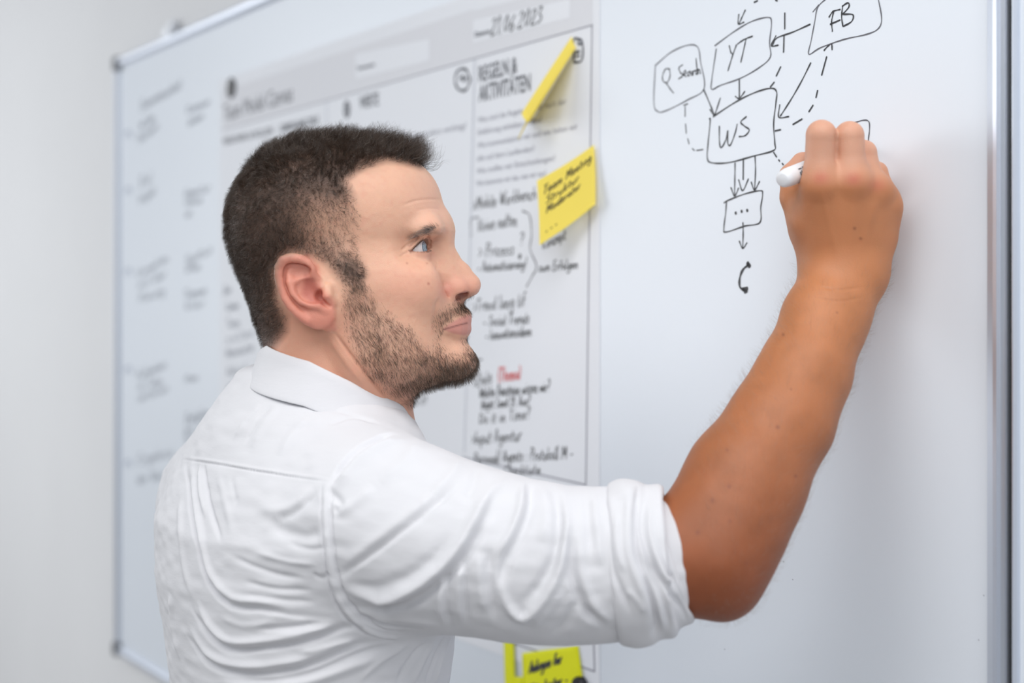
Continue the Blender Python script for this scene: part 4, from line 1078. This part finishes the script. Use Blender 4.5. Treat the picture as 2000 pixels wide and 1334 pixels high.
# scalp
scalp = soft(NP, SCALP, 7) * is_head * (1 - earm) * (NL[:, 2] > -0.105)
dens = scalp * (1 - 0.55 * blob(NP, (655, 438), 62, 42)) * (1 - 0.25 * blob(NP, (690, 470), 30, 50)) * (1 - 0.5 * blob(NP, (590, 322), 26, 12)) * np.clip((690 - NP[:, 1]) / 60, 0.15, 1)
temple = np.clip((NP[:, 1] - 375) / 25, 0, 1) * np.clip((515 - NP[:, 1]) / 25, 0, 1)
dens *= 1 - temple * (1 - np.clip((718 - NP[:, 0]) / 50, 0.0, 1))
dens *= 1 + 0.5 * np.clip((600 - NP[:, 0]) / 60, 0, 1) + 0.4 * np.clip((380 - NP[:, 1]) / 40, 0, 1)
P, N = scatter(dens, 82000)
Q, L = near_px(P)
Lt = (P - HO) @ HR.T; sg = np.sign(Lt[:, 1])[:, None]
topw = np.clip((375 - Q[:, 1] + (Q[:, 0] - 560) * 0.10) / 70, 0, 1) * np.clip((L[:, 2]) / 0.05, 0, 1)
front = np.clip((Q[:, 0] - 700) / 110, 0, 1) * topw
length = 0.0072 + 0.0088 * topw + 0.013 * front
length *= 1 - 0.35 * np.clip((Q[:, 1] - 520) / 120, 0, 1)
length += 0.0015 * np.clip((560 - Q[:, 0]) / 100, 0, 1) * np.clip((520 - Q[:, 1]) / 100, 0, 1)
length += 0.003 * blob(Q, (690, 525), 25, 22)
length *= rng.uniform(0.65, 1.2, len(P)) * (1 + 0.25 * vnoise(P, 90, 21))
lock = 1.2 * vfield(P, 70, 30) + 0.9 * vfield(P, 150, 40)
down = wdir(0.10, 0, -1.0)[None] + 0 * P
side_fwd = wdir(0.55, 0, -0.85)[None]; top_dir = wdir(0.45, 0, 0.25)[None]
back_dir = wdir(-0.25, 0, -0.95)[None]
wb = np.clip((640 - Q[:, 0]) / 120, 0, 1)[:, None]
sd = side_fwd * (1 - wb) + back_dir * wb
flow = sd * (1 - topw[:, None]) + (top_dir + 0.10 * N) * topw[:, None]
flow = flow + 0.55 * lock + 0.55 * N
D0 = N + 0.45 * flow + 0.25 * lock
make_strands('hair', P, D0, flow - 0.25 * N * (1 - topw[:, None]), length, 9, 0.000055, M['hair'], man, clump=9.0 * vnoise(P, 85, 200) + 4.0 * vnoise(P, 190, 201), curl=0.75, curl_n=1.0, jitter=0.14)
# a second, finer and lighter layer of loose curls on the crown and front
dens2 = scalp * np.clip((350 - NP[:, 1]) / 40, 0, 1)
P, N = scatter(dens2, 3500); Q, L = near_px(P)
front = np.clip((Q[:, 0] - 680) / 110, 0, 1)
lock = vfield(P, 75, 30)
make_strands('loose_curls', P, N + 0.5 * lock, N * 0.8 + wdir(0.3, 0, 0.2)[None] + lock, (0.013 + 0.013 * front) * rng.uniform(0.7, 1.25, len(P)), 12, 0.000045, M['hair'], man, clump=9.0 * vnoise(P, 85, 200) + 5.0 * vnoise(P, 190, 201), curl=1.1, curl_n=1.9, jitter=0.35)
# beard and moustache
bm_ = soft(NP, BEARD, 9) * is_head * (1 - lips)
bd = bm_ * (0.45 + 0.75 * blob(NP, (890, 715), 55, 45) + 0.5 * blob(NP, (720, 700), 45, 60) + 1.6 * blob(NP, (910, 601), 20, 13) + 0.6 * blob(NP, (690, 560), 22, 30) + 0.5 * blob(NP, (912, 668), 10, 10))
bd *= 1 - 0.65 * soft(NP, [(862, 655), (905, 658), (905, 690), (885, 700), (866, 690)], 8) * (1 - blob(NP, (915, 668), 12, 12))
bd *= (0.75 + 0.5 * vnoise(body_v, 110, 51))
bd = np.clip(bd, 0, 2)
P, N = scatter(bd, 17000); Q, L = near_px(P); sg = np.sign(((P - HO) @ HR.T)[:, 1])[:, None]
mo = np.clip((628 - Q[:, 1]) / 20, 0, 1) * np.clip((Q[:, 0] - 850) / 12, 0, 1)
dirb = wdir(0.45, 0, -0.85)[None] * (1 - np.clip((Q[:, 0] - 760) / 130, 0, 1))[:, None] + wdir(0.05, 0, -1.0)[None] * np.clip((Q[:, 0] - 760) / 130, 0, 1)[:, None]
dirb = dirb + sg * wdir(0, 0.45, 0)[None] * mo[:, None]
dirb = dirb + 0.45 * vfield(P, 120, 60)
lb = (0.0052 + 0.0026 * blob(Q, (890, 730), 70, 30) + 0.0016 * mo) * rng.uniform(0.55, 1.25, len(P)) * np.clip(0.55 + 0.5 * np.interp(poly_sd(Q, BEARD), [-25, 5], [1, 0]), 0.4, 1.05)
make_strands('beard', P, N * 0.55 + dirb, dirb + 0.15 * N, lb, 5, 0.000062, M['beard'], man, curl=0.25, curl_n=0.8, jitter=0.22)
# eyebrows
bw = soft(NP, [(797, 466), (812, 454), (828, 446), (846, 443), (860, 447), (864, 458), (850, 459), (830, 456), (814, 461)], 3.0) * is_head * (0.35 + 1.3 * np.clip((NP[:, 0] - 805) / 35, 0, 1))
P, N = scatter(bw, 1200); Q, L = near_px(P); sg = np.sign(((P - HO) @ HR.T)[:, 1])[:, None]
dv = wdir(-0.75, 0, 0.05)[None] + sg * wdir(0, 0.45, 0)[None] + wdir(0, 0, 1)[None] * np.clip((Q[:, 0] - 835) / 22, -0.35, 0.9)[:, None]
make_strands('eyebrows', P, N * 0.35 + dv, dv, 0.0068 * rng.uniform(0.6, 1.2, len(P)), 5, 0.00005, M['brow'], man, curl=0.12, curl_n=0.5, jitter=0.16)
# eyelashes along both lids
LR, LD = [], []
for side in (1, -1):
    for up, nn in ((1, 150), (-1, 36)):
        for k in range(nn):
            az = 0.26 + rng.uniform(-0.8, 1.12)
            t = (az - 0.26) / 1.24
            el = lid_curves(t)[0] if up > 0 else lid_curves(t)[1]
            d = math.cos(el) * (math.cos(az) * EF + math.sin(az) * ES) + math.sin(el) * EU
            p = (EYE + d * 0.0141) * [1, side, 1]
            dd = (d + up * 0.25 * EU + 0.25 * EF) * [1, side, 1]
            LR.append(h2w(p)); LD.append((dd @ HR, (dd + up * 0.9 * EU * [1, side, 1]) @ HR, 0.0062 if up > 0 else 0.0026))
LR = np.array(LR)
make_strands('eyelashes', LR, np.array([d[0] for d in LD]), np.array([d[1] for d in LD]), np.array([d[2] for d in LD]) * rng.uniform(0.75, 1.1, len(LR)), 6, 0.00006, M['hair'], man, jitter=0.08)
# fine hair of the forearm
am = (~is_head) * np.clip((body_v[:, 0] - 0.145) / 0.02, 0, 1) * np.clip((PP[:, 1] - 500) / 60, 0, 1) * (PP[:, 0] > 1290)
P, N = scatter(am.astype(float), 5200)
dv = unit(PX(1400, 1120, 1.15) - PX(1640, 540, 1.235))[None] * -0.5 + np.array([-0.45, -0.1, 0.35])[None] + 0.6 * vfield(P, 40, 80)
make_strands('arm_hair', P, N + 0.6 * dv, dv + 0.25 * N, 0.0095 * rng.uniform(0.5, 1.2, len(P)), 6, 0.000028, M['arm_hair'], man, curl=0.3, curl_n=0.8, jitter=0.3)

# ------------------------------------------------------------------ shirt
def weave_material():
    m = mat('white_cotton', (0.70, 0.70, 0.73), 0.85, spec=0.15)
    nt = m.node_tree; b = nt.nodes['Principled BSDF']
    b.inputs['Sheen Weight'].default_value = 0.08
    b.inputs['Subsurface Weight'].default_value = 0.12
    b.inputs['Subsurface Radius'].default_value = (1, 1, 1); b.inputs['Subsurface Scale'].default_value = 0.003
    tc = nt.nodes.new('ShaderNodeTexCoord')
    n1 = nt.nodes.new('ShaderNodeTexNoise'); n1.inputs['Scale'].default_value = 55; n1.inputs['Detail'].default_value = 6
    mp = nt.nodes.new('ShaderNodeMapping'); mp.inputs['Scale'].default_value = (0.5, 0.5, 1.6); mp.inputs['Rotation'].default_value = (0, 0.25, 0)
    nt.links.new(tc.outputs['Object'], mp.inputs['Vector']); nt.links.new(mp.outputs['Vector'], n1.inputs['Vector'])
    bp = nt.nodes.new('ShaderNodeBump'); bp.inputs['Strength'].default_value = 0.30; bp.inputs['Distance'].default_value = 0.0022
    n2 = nt.nodes.new('ShaderNodeTexNoise'); n2.inputs['Scale'].default_value = 1400; n2.inputs['Detail'].default_value = 1
    bp2 = nt.nodes.new('ShaderNodeBump'); bp2.inputs['Strength'].default_value = 0.12; bp2.inputs['Distance'].default_value = 0.0003
    nt.links.new(tc.outputs['Object'], n2.inputs['Vector'])
    nt.links.new(n2.outputs['Fac'], bp2.inputs['Height']); nt.links.new(bp2.outputs['Normal'], bp.inputs['Normal'])
    nt.links.new(n1.outputs['Fac'], bp.inputs['Height']); nt.links.new(bp.outputs['Normal'], b.inputs['Normal'])
    return m
M['shirt'] = weave_material()
TC = np.array([-0.193, 1.33])
TR = np.array([  # height, half width, half depth, shift forward
    (0.90, 0.178, 0.122, 0.00), (1.00, 0.170, 0.118, 0.00), (1.12, 0.166, 0.114, 0.0), (1.22, 0.160, 0.110, 0.0), (1.27, 0.164, 0.112, 0.0), (1.32, 0.173, 0.116, -0.002),
    (1.37, 0.184, 0.121, -0.003), (1.42, 0.188, 0.120, -0.003), (1.46, 0.172, 0.108, 0.0), (1.49, 0.138, 0.098, 0.002),
    (1.515, 0.106, 0.090, 0.004), (1.535, 0.084, 0.080, 0.006), (1.552, 0.068, 0.070, 0.008), (1.57, 0.060, 0.062, 0.008)])
def torso_fn(P):
    P = P.astype(f32)
    z = P[:, 2]; T = [np.interp(z, TR[:, 0], TR[:, k]).astype(f32) for k in (1, 2, 3)]
    d = P[:, :2] - TC.astype(f32)
    r = d @ RV[:2].astype(f32); fw = d @ NV[:2].astype(f32) - T[2]
    g = (np.abs(r / T[0]) ** 2.3 + np.abs(fw / T[1]) ** 2.3 + 1e-9) ** (1 / 2.3)
    f = (g - 1) * np.minimum(T[0], T[1]) * 0.9
    f = smax(f, z - 1.560, 0.01); f = smax(f, 0.93 - z, 0.01)
    f = smin(f, cap(P, PX(590, 850, 1.36), PX(452, 968, 1.47), 0.060, 0.060), 0.05)
    f = smin(f, cap(P, PX(690, 900, 1.27), PX(765, 995, 1.195), 0.046, 0.054), 0.035)
    return f
SLV = pts((745, 1020, 1.195), (885, 1066, 1.168), (1000, 1092, 1.155), (1100, 1103, 1.148), (1200, 1102, 1.145), (1275, 1100, 1.142))
def sleeve_fn(P):
    return chain(P.astype(f32), SLV, [0.0625, 0.0630, 0.0575, 0.0545, 0.0520, 0.0475], 0.03)
LSH = PX(452, 968, 1.47); LEL = LSH + NV * 0.07 + np.array([0.01, 0, -0.30]); LWR = LEL + NV * 0.10 - RV * -0.02 + np.array([0, 0, -0.22])
def left_sleeve_fn(P):
    return chain(P.astype(f32), [LSH, LEL, LWR], [0.062, 0.050, 0.040], 0.02)
def shirt_all(P):
    f = smin(torso_fn(P), sleeve_fn(P), 0.040)
    return smin(f, left_sleeve_fn(P), 0.03)
_lo = np.min([LSH, LWR, np.array([TC[0] - .2, TC[1] - .25, 0.92]), SLV[0]], 0) - 0.09
_hi = np.max([LSH, LEL, LWR, SLV[-1], np.array([TC[0] + .2, TC[1] + .25, 1.57])], 0) + 0.08
shv, shf = build_sdf([(_lo, _hi, shirt_all)], 0.0024, 0.001)
print('shirt', len(shv))
# split every quad in four where the camera side needs finer folds: done by one midpoint subdivision
def subdivide(v, f):
    e = np.sort(np.concatenate([f[:, [0, 1]], f[:, [1, 2]], f[:, [2, 3]], f[:, [3, 0]]]), 1)
    u, inv = np.unique(e, axis=0, return_inverse=True); inv = inv.reshape(4, -1)
    mid = v[u].mean(1); ctr = v[f].mean(1); n = len(v); m = n + inv; c = n + len(u) + np.arange(len(f))
    V = np.vstack([v, mid, ctr])
    Fq = np.concatenate([np.stack([f[:, k], m[k], c, m[k - 1]], 1) for k in range(4)])
    return V, Fq.astype(np.int32)
def relax(v, f, it=1, lam=0.5):
    e = np.unique(np.sort(np.concatenate([f[:, [0, 1]], f[:, [1, 2]], f[:, [2, 3]], f[:, [3, 0]]]), 1), axis=0)
    deg = np.bincount(e.ravel(), minlength=len(v))[:, None]
    for _ in range(it):
        s = np.stack([np.bincount(e[:, 0], v[e[:, 1], c], len(v)) + np.bincount(e[:, 1], v[e[:, 0], c], len(v)) for c in range(3)], 1)
        v = v + lam * (s / deg - v)
    return v
# finer mesh only over the part the photograph shows
def fold_all(v, f, folds, tree=None):
    tree = tree or make_tree(v, f); n = grid_normals(v, f)
    if (n * (v - v.mean(0))).sum() < 0: n = -n
    d = np.zeros(len(v))
    for item in folds:
        pl, w, h = item[:3]; kw = dict(asym=item[3]) if len(item) > 3 else {}
        r = crease(v, n, tree, pl, w * 0.86, h * 1.12, **kw)
        if r is not None: d[r[0]] += r[1]
    return v, n, d
V_, R_ = -1, 1
FOLDS = [
    # back panel
    ([(362, 905), (370, 980), (382, 1060), (405, 1139), (450, 1184), (504, 1190), (571, 1202), (634, 1207)], 0.0040, -0.0034, 0.35),
    ([(372, 905), (381, 980), (394, 1060), (417, 1130), (458, 1170), (510, 1176), (580, 1188)], 0.0050, 0.0030),
    ([(352, 960), (352, 1040), (360, 1110), (376, 1165)], 0.006, 0.0018),
    ([(397, 905), (402, 950), (413, 1005), (431, 1056)], 0.0030, -0.0026), ([(388, 908), (392, 960), (402, 1010)], 0.0035, 0.0020),
    ([(374, 1186), (405, 1238), (446, 1269), (514, 1266), (592, 1254), (670, 1228), (720, 1222)], 0.0042, -0.0036, 0.3),
    ([(384, 1176), (414, 1224), (452, 1254), (520, 1252), (592, 1240), (660, 1216)], 0.0048, 0.0032),
    ([(366, 1240), (400, 1290), (446, 1312), (514, 1316), (602, 1300), (696, 1262), (760, 1252)], 0.0042, -0.0034, 0.3),
    ([(372, 1226), (408, 1276), (452, 1298), (520, 1300), (600, 1286), (690, 1250)], 0.0050, 0.0032),
    ([(420, 1334), (500, 1340), (600, 1330), (700, 1296), (790, 1262)], 0.0060, 0.0028), ([(440, 1322), (520, 1330), (610, 1316), (700, 1280), (780, 1256)], 0.0035, -0.0022),
    ([(500, 1228), (560, 1226), (630, 1216)], 0.0030, -0.0018), ([(540, 1240), (600, 1232), (650, 1222)], 0.003, 0.0014),
    ([(430, 1206), (480, 1222), (540, 1214)], 0.0040, 0.0012),
    ([(452, 1087), (500, 1108), (550, 1124), (600, 1130)], 0.0030, -0.0015), ([(478, 1136), (540, 1150), (610, 1152)], 0.0028, -0.0014),
    ([(500, 1078), (560, 1096), (620, 1102)], 0.0028, 0.0012), ([(470, 1160), (540, 1170), (620, 1176)], 0.003, -0.0012),
    ([(560, 1060), (600, 1072), (640, 1070)], 0.003, -0.0012), ([(610, 1120), (630, 1128), (650, 1118)], 0.003, -0.0012),
    ([(524, 1022), (560, 1040), (600, 1046), (632, 1038)], 0.0070, -0.0030), ([(500, 985), (540, 1000), (575, 990), (612, 955)], 0.0075, 0.0022),
    ([(540, 1012), (575, 1000), (620, 962)], 0.0050, -0.0022), ([(425, 925), (440, 980), (452, 1040)], 0.005, 0.0012), ([(450, 930), (462, 985)], 0.004, -0.0010),
    ([(312, 1190), (311, 1230), (324, 1280), (330, 1334)], 0.006, -0.0030), ([(335, 1160), (338, 1220), (352, 1290)], 0.006, 0.0020),
    # yoke
    ([(510, 790), (480, 822), (455, 862)], 0.0045, 0.0012), ([(545, 790), (515, 830), (490, 875)], 0.0045, 0.0014), ([(530, 790), (500, 826), (474, 868)], 0.0035, -0.0012),
    ([(600, 815), (570, 850), (545, 890)], 0.005, 0.0012), ([(640, 830), (690, 815), (740, 830)], 0.004, -0.0014), ([(590, 805), (650, 800), (700, 815)], 0.004, -0.0012),
    ([(357, 897), (420, 906), (490, 918), (560, 929), (640, 941)], 0.0010, -0.0012), ([(357, 893), (420, 902), (490, 914), (560, 925), (640, 936)], 0.0016, 0.0009),
    # armhole seam
    ([(770, 846), (738, 853), (700, 875), (662, 914), (644, 950)], 0.0045, -0.0042, 0.4), ([(790, 858), (750, 868), (712, 888), (676, 925), (652, 965)], 0.0070, 0.0034),
    ([(637, 940), (636, 1000), (640, 1060), (650, 1130), (676, 1190), (722, 1232), (774, 1246), (845, 1236)], 0.0034, 0.0022),
    ([(629, 945), (627, 1000), (631, 1064), (642, 1136), (668, 1198), (716, 1240), (774, 1254)], 0.0014, -0.0018),
    ([(647, 950), (646, 1000), (650, 1060), (661, 1126), (686, 1180), (728, 1221), (778, 1235), (840, 1226)], 0.0014, -0.0024),
    ([(640, 955), (665, 985), (650, 1000)], 0.0040, -0.0022), ([(655, 1000), (690, 985), (730, 950)], 0.006, 0.0020),
    # sleeve
    ([(660, 1128), (725, 1082), (808, 1020), (860, 976), (895, 944)], 0.0045, -0.0030, 0.3), ([(668, 1112), (728, 1066), (806, 1004), (862, 955)], 0.0070, 0.0028),
    ([(672, 1150), (745, 1172), (799, 1156), (858, 1116), (899, 1071), (932, 1013), (957, 963), (999, 934)], 0.0055, 0.0052, 0.2),
    ([(680, 1182), (745, 1192), (805, 1178), (866, 1136), (908, 1088), (940, 1030), (966, 985)], 0.0055, -0.0048, 0.2),
    ([(675, 1140), (740, 1146), (800, 1124), (850, 1085), (885, 1040)], 0.0060, -0.0018),
    ([(700, 1204), (760, 1222), (830, 1228)], 0.0040, -0.0040), ([(720, 1210), (790, 1210), (860, 1222)], 0.0050, 0.0014),
    ([(1022, 938), (1018, 990), (995, 1046), (966, 1090)], 0.0045, 0.0032), ([(1034, 942), (1031, 995), (1010, 1050), (985, 1100), (975, 1150)], 0.0050, -0.0040, 0.2),
    ([(1060, 950), (1070, 1000), (1058, 1060)], 0.0060, 0.0018),
    ([(1098, 952), (1106, 1029), (1095, 1104), (1066, 1166), (1024, 1206), (990, 1180), (972, 1130)], 0.0048, 0.0045),
    ([(1088, 960), (1094, 1029), (1080, 1095), (1050, 1150), (1020, 1178)], 0.0055, -0.0036),
    ([(1112, 1030), (1118, 1121), (1142, 1190), (1182, 1226)], 0.0050, -0.0040, 0.2), ([(1128, 1040), (1134, 1121), (1160, 1185), (1196, 1215)], 0.0050, 0.0026),
    ([(1148, 965), (1150, 1020), (1156, 1080)], 0.0045, -0.0020), ([(1160, 965), (1166, 1030), (1174, 1110)], 0.0045, 0.0018),
    ([(862, 1125), (859, 1179), (866, 1220)], 0.0035, 0.0022), ([(874, 1120), (872, 1179), (880, 1226)], 0.0035, -0.0020),
    ([(899, 1100), (896, 1160), (898, 1215)], 0.0035, 0.0022), ([(910, 1094), (908, 1160), (912, 1220)], 0.0040, -0.0022),
    ([(936, 1080), (936, 1140), (946, 1200)], 0.0045, 0.0018), ([(955, 1070), (957, 1140), (968, 1215)], 0.0045, -0.0024),
    ([(1040, 1225), (1070, 1190), (1100, 1150)], 0.0050, 0.0020), ([(1080, 1240), (1110, 1205), (1128, 1170)], 0.005, -0.0022),
    ([(905, 890), (880, 930), (845, 965)], 0.0060, 0.0018), ([(935, 905), (925, 945), (905, 985)], 0.0050, -0.0018), ([(820, 860), (790, 900), (740, 940)], 0.007, 0.0016),
    # fan of pulls under the arm
    ([(880, 1240), (862, 1285), (850, 1334)], 0.0030, 0.0022), ([(868, 1244), (848, 1290), (832, 1334)], 0.0028, -0.0024), ([(850, 1246), (826, 1290), (806, 1334)], 0.0035, 0.0020),
    ([(836, 1250), (800, 1290), (775, 1334)], 0.0035, -0.0020), ([(800, 1256), (745, 1290), (700, 1330)], 0.0040, 0.0018),
    ([(700, 1250), (640, 1262), (580, 1276)], 0.0035, 0.0016)]
vis = project(shv); vis_f = (vis[shf].min(1)[:, 1] < 1400)
m_top = shv[shf].mean(1)[:, 2] > 1.22
A_f, B_f = shf[m_top], shf[~m_top]
V2, F2 = subdivide(shv, shf) if False else (shv, shf)
sv, sf = subdivide(shv, shf)
sv = relax(sv, sf, 3, 0.5)
sv, sn, sd_ = fold_all(sv, sf, FOLDS)
low = 0.0010 * vnoise(sv * [1, 1, 1.7], 22, 90) + 0.0006 * vnoise(sv * [1, 1, 2.2], 60, 91)
sv = sv + sn * (sd_ + low)[:, None]
shirt = put('shirt', sv, sf, M['shirt'], man)
shirt['label'] = 'white cotton shirt with rolled sleeves'

# rolled cuff
CK = PX(1322, 1090, 1.142); CW = np.array([0.948, -0.10, 0.30]); CW /= np.linalg.norm(CW)
def cuff_fn(P):
    P = P.astype(f32)
    q = P - CK.astype(f32); s = q @ CW.astype(f32)
    rad = np.sqrt(np.maximum((q * q).sum(1) - s * s, 0))
    R1 = 0.0526 - 0.060 * s
    a = np.abs(rad - R1 + 0.0035) - 0.0035
    a = smax(a, np.abs(s + 0.024) - 0.024, 0.005)
    # second, thicker turn of the roll, set at a slant
    w2 = np.array([0.985, -0.12, 0.10]); w2 /= np.linalg.norm(w2)
    c2 = PX(1232, 1100, 1.143); q2 = P - c2.astype(f32); s2 = q2 @ w2.astype(f32); r2 = np.sqrt(np.maximum((q2 * q2).sum(1) - s2 * s2, 0))
    b = np.abs(r2 - 0.0598) - 0.0045
    b = smax(b, np.abs(s2) - 0.014, 0.006)
    c = np.abs(r2 - 0.0572) - 0.004; c = smax(c, np.abs(s2 - 0.012) - 0.020, 0.006)
    f = smin(smin(a, b, 0.006), c, 0.006)
    # corner of the cuff that hangs out at the bottom
    f = smin(f, ell(P, PX(1250, 1218, 1.118), (0.0135, 0.014, 0.0185), rot('Y', 25)), 0.010)
    f = smin(f, ell(P, PX(1219, 963, 1.145), (0.0115, 0.034, 0.0100)), 0.007)
    return f
cb = bb([CK, PX(1225, 1100, 1.143)], 0.085)
cv, cf = build_sdf([(cb[0], cb[1], cuff_fn)], 0.0011, 0.001)
CF = [
    ([(1183, 965), (1187, 1030), (1196, 1108), (1214, 1154), (1232, 1200)], 0.0030, -0.0022),
    ([(1246, 950), (1240, 1010), (1243, 1082), (1266, 1141), (1282, 1212), (1276, 1240)], 0.0026, -0.0042, 0.2), ([(1232, 950), (1226, 1010), (1228, 1082), (1250, 1146), (1266, 1190)], 0.0040, 0.0020),
    ([(1256, 975), (1256, 1046), (1282, 1121), (1328, 1185), (1345, 1222)], 0.0028, -0.0030, 0.2), ([(1268, 975), (1270, 1046), (1296, 1118), (1336, 1176)], 0.0036, 0.0022),
    ([(1262, 1090), (1292, 1160), (1310, 1232)], 0.0030, -0.0026), ([(1250, 1100), (1280, 1165), (1296, 1232)], 0.0030, 0.0022),
    ([(1286, 1050), (1310, 1128), (1352, 1196)], 0.0030, -0.0018), ([(1204, 1000), (1206, 1070), (1220, 1120)], 0.0030, 0.0018),
    ([(1222, 1150), (1244, 1172), (1262, 1200)], 0.0035, 0.0012)]
cv, cn, cd = fold_all(cv, cf, CF)
cv = cv + cn * (cd + 0.0009 * vnoise(cv, 50, 95))[:, None]
put('rolled_cuff', cv, cf, M['shirt'], shirt)

# collar: a stand around the neck folded over into the fall
CC = np.array([-0.1660, 1.324])
TH = np.array([-180, -135, -90, -45, 0, 45, 90, 135, 165, 180.])
ZT = np.array([1.512, 1.524, 1.545, 1.572, 1.585, 1.5720, 1.5455, 1.5265, 1.518, 1.512])
def ring(th, R, z):
    t = math.radians(th); d = -NV * math.cos(t) + RV * math.sin(t)
    return np.array([CC[0], CC[1], 0]) + d * R * (1.03 if abs(math.cos(t)) > 2 else 1.0) + np.array([0, 0, z])
cvs, nT = [], 120
prof = [(-0.003, -0.030), (-0.0015, -0.012), (0.0, -0.002), (0.0018, 0.0006), (0.0040, -0.0015), (0.0070, -0.012), (0.0110, -0.022), (0.0150, -0.031), (0.0180, -0.0370), (0.0178, -0.0384), (0.0160, -0.0384), (0.0095, -0.026), (0.003, -0.012), (0.001, -0.03)]
for i in range(nT + 1):
    th = -172 + 344 * i / nT
    z = float(np.interp(th, TH, ZT)); 
    ex = max(0, (abs(th) - 95) / 75)                    # the fall gets longer towards its points
    for dr, dz in prof:
        k = min(1.0, max(0.0, -dz / 0.045))
        out = dr > 0.003 or (dr > 0.0015 and dz > -0.005)
        wob = 0.0010 * math.sin(th * 0.09) * k
        cvs.append(ring(th, 0.0655 + 0.002 * abs(math.sin(math.radians(th))) + dr * (1 + 0.9 * ex) + wob, z + dz * (1 + 0.25 * ex * (1 if out else 0))))
npf = len(prof)
cfs = [(i * npf + j, (i + 1) * npf + j, (i + 1) * npf + (j + 1) % npf, i * npf + (j + 1) % npf) for i in range(nT) for j in range(npf)]
cfs = np.array(cfs)
kv, kf = subdivide(np.array(cvs), cfs); kv = relax(kv, kf, 1, 0.4)
put('collar', kv, kf, M['shirt'], shirt)

# ------------------------------------------------------------------ marker pen in the hand
pa, pb = PX(1527, 351, 1.196), PB(1676, 292, 0.0008)
pd = (pb - pa); PLEN = np.linalg.norm(pd); pd /= PLEN
p1 = np.cross(pd, [0, 0, 1]); p1 /= np.linalg.norm(p1); p2 = np.cross(pd, p1)
def lathe(name, prof, m, parent, n=40, base=None):
    base = pa if base is None else base
    V = [base + pd * s + (p1 * math.cos(2 * math.pi * i / n) + p2 * math.sin(2 * math.pi * i / n)) * max(r, 1e-5) for i in range(n) for s, r in prof]
    k = len(prof); Fc = [(i * k + j, ((i + 1) % n) * k + j, ((i + 1) % n) * k + j + 1, i * k + j + 1) for i in range(n) for j in range(k - 1)]
    return put(name, V, np.array(Fc), m, parent)
pen = tag(new_empty('marker_pen', pb), 'white whiteboard marker with a rounded end, held in the raised hand', 'pen')
lathe('barrel', [(0, 0), (0.0002, 0.0048), (0.0010, 0.0062), (0.0030, 0.0072), (0.008, 0.0079), (0.0095, 0.0079), (0.0100, 0.0081), (PLEN - 0.032, 0.0083), (PLEN - 0.030, 0.0075), (PLEN - 0.016, 0.0060), (PLEN - 0.015, 0)], M['pen'], pen)
lathe('tip', [(PLEN - 0.0155, 0), (PLEN - 0.0150, 0.0045), (PLEN - 0.008, 0.0040), (PLEN - 0.006, 0.0025), (PLEN - 0.0006, 0.0022), (PLEN, 0)], M['magnet'], pen)
# small dark lettering printed around the barrel
_v = -(pa - np.array([0, 0, CZ])); ANC = math.atan2(_v @ p2, _v @ p1)
for k_, (s0, an0, w0, h0) in enumerate([(0.0165, .12, 0.0016, 0.0030), (0.0190, .05, 0.0010, 0.0038), (0.0207, .10, 0.0020, 0.0026), (0.0235, 0., 0.0014, 0.0040), (0.0170, -.38, 0.0050, 0.0012), (0.0232, -.42, 0.0034, 0.0012), (0.0258, .15, .0012, .0030)]):
    an0 = ANC + an0
    V = []
    for i in range(5):
        for s in (s0, s0 + w0):
            an = an0 + (i / 4 - 0.5) * h0 / 0.0082
            V.append(pa + pd * s + (p1 * math.cos(an) + p2 * math.sin(an)) * 0.00845)
    put('printed_mark', V, [(2 * i, 2 * i + 1, 2 * i + 3, 2 * i + 2) for i in range(4)], M['print'], pen, smooth=False)

# ------------------------------------------------------------------ lower body and left hand, below and behind what the photograph shows
M['trousers'] = mat('navy_cloth', (0.03, 0.035, 0.055), 0.85); noise_bump(M['trousers'], 300, 0.2)
M['shoe'] = mat('brown_leather', (0.10, 0.05, 0.03), 0.45); noise_bump(M['shoe'], 200, 0.1)
def LP(r, fwd, z): return np.array([TC[0], TC[1], 0]) + RV * r + NV * fwd + np.array([0, 0, z])
def trouser_fn(P):
    P = P.astype(f32)
    f = cap(P, LP(-0.06, 0, 0.96), LP(0.06, 0, 0.96), 0.130)
    for s in (-1, 1): f = smin(f, chain(P, [LP(0.085 * s, 0, 0.88), LP(0.10 * s, 0.01, 0.50), LP(0.11 * s, -0.01, 0.11)], [0.098, 0.072, 0.062], 0.01), 0.05)
    f = smax(f, 0.045 - P[:, 2], 0.005); return smax(f, P[:, 2] - 1.02, 0.01)
tv, tf = build_sdf([(LP(0, 0, 0) - [.32, .32, 0], LP(0, 0, 1.1) + [.32, .32, 0], trouser_fn)], 0.008)
put('trousers', tv, tf, M['trousers'], man)
for s in (-1, 1):
    def shoe_fn(P, s=s):
        P = P.astype(f32)
        f = smin(cap(P, LP(0.11 * s, -0.045, 0.045), LP(0.12 * s, 0.10, 0.034), 0.042, 0.040), cap(P, LP(0.12 * s, 0.10, 0.034), LP(0.122 * s, 0.155, 0.026), 0.040, 0.026), 0.02)
        f = smin(f, cap(P, LP(0.11 * s, -0.03, 0.05), LP(0.11 * s, -0.02, 0.10), 0.042, 0.040), 0.02)
        return smax(f, 0.003 - P[:, 2], 0.004)
    v_, f_ = build_sdf([(LP(0.11 * s, 0.05, -0.02) - [.2, .2, 0], LP(0.11 * s, 0.05, 0.16) + [.2, .2, 0], shoe_fn)], 0.004)
    put('shoe', v_, f_, M['shoe'], man)
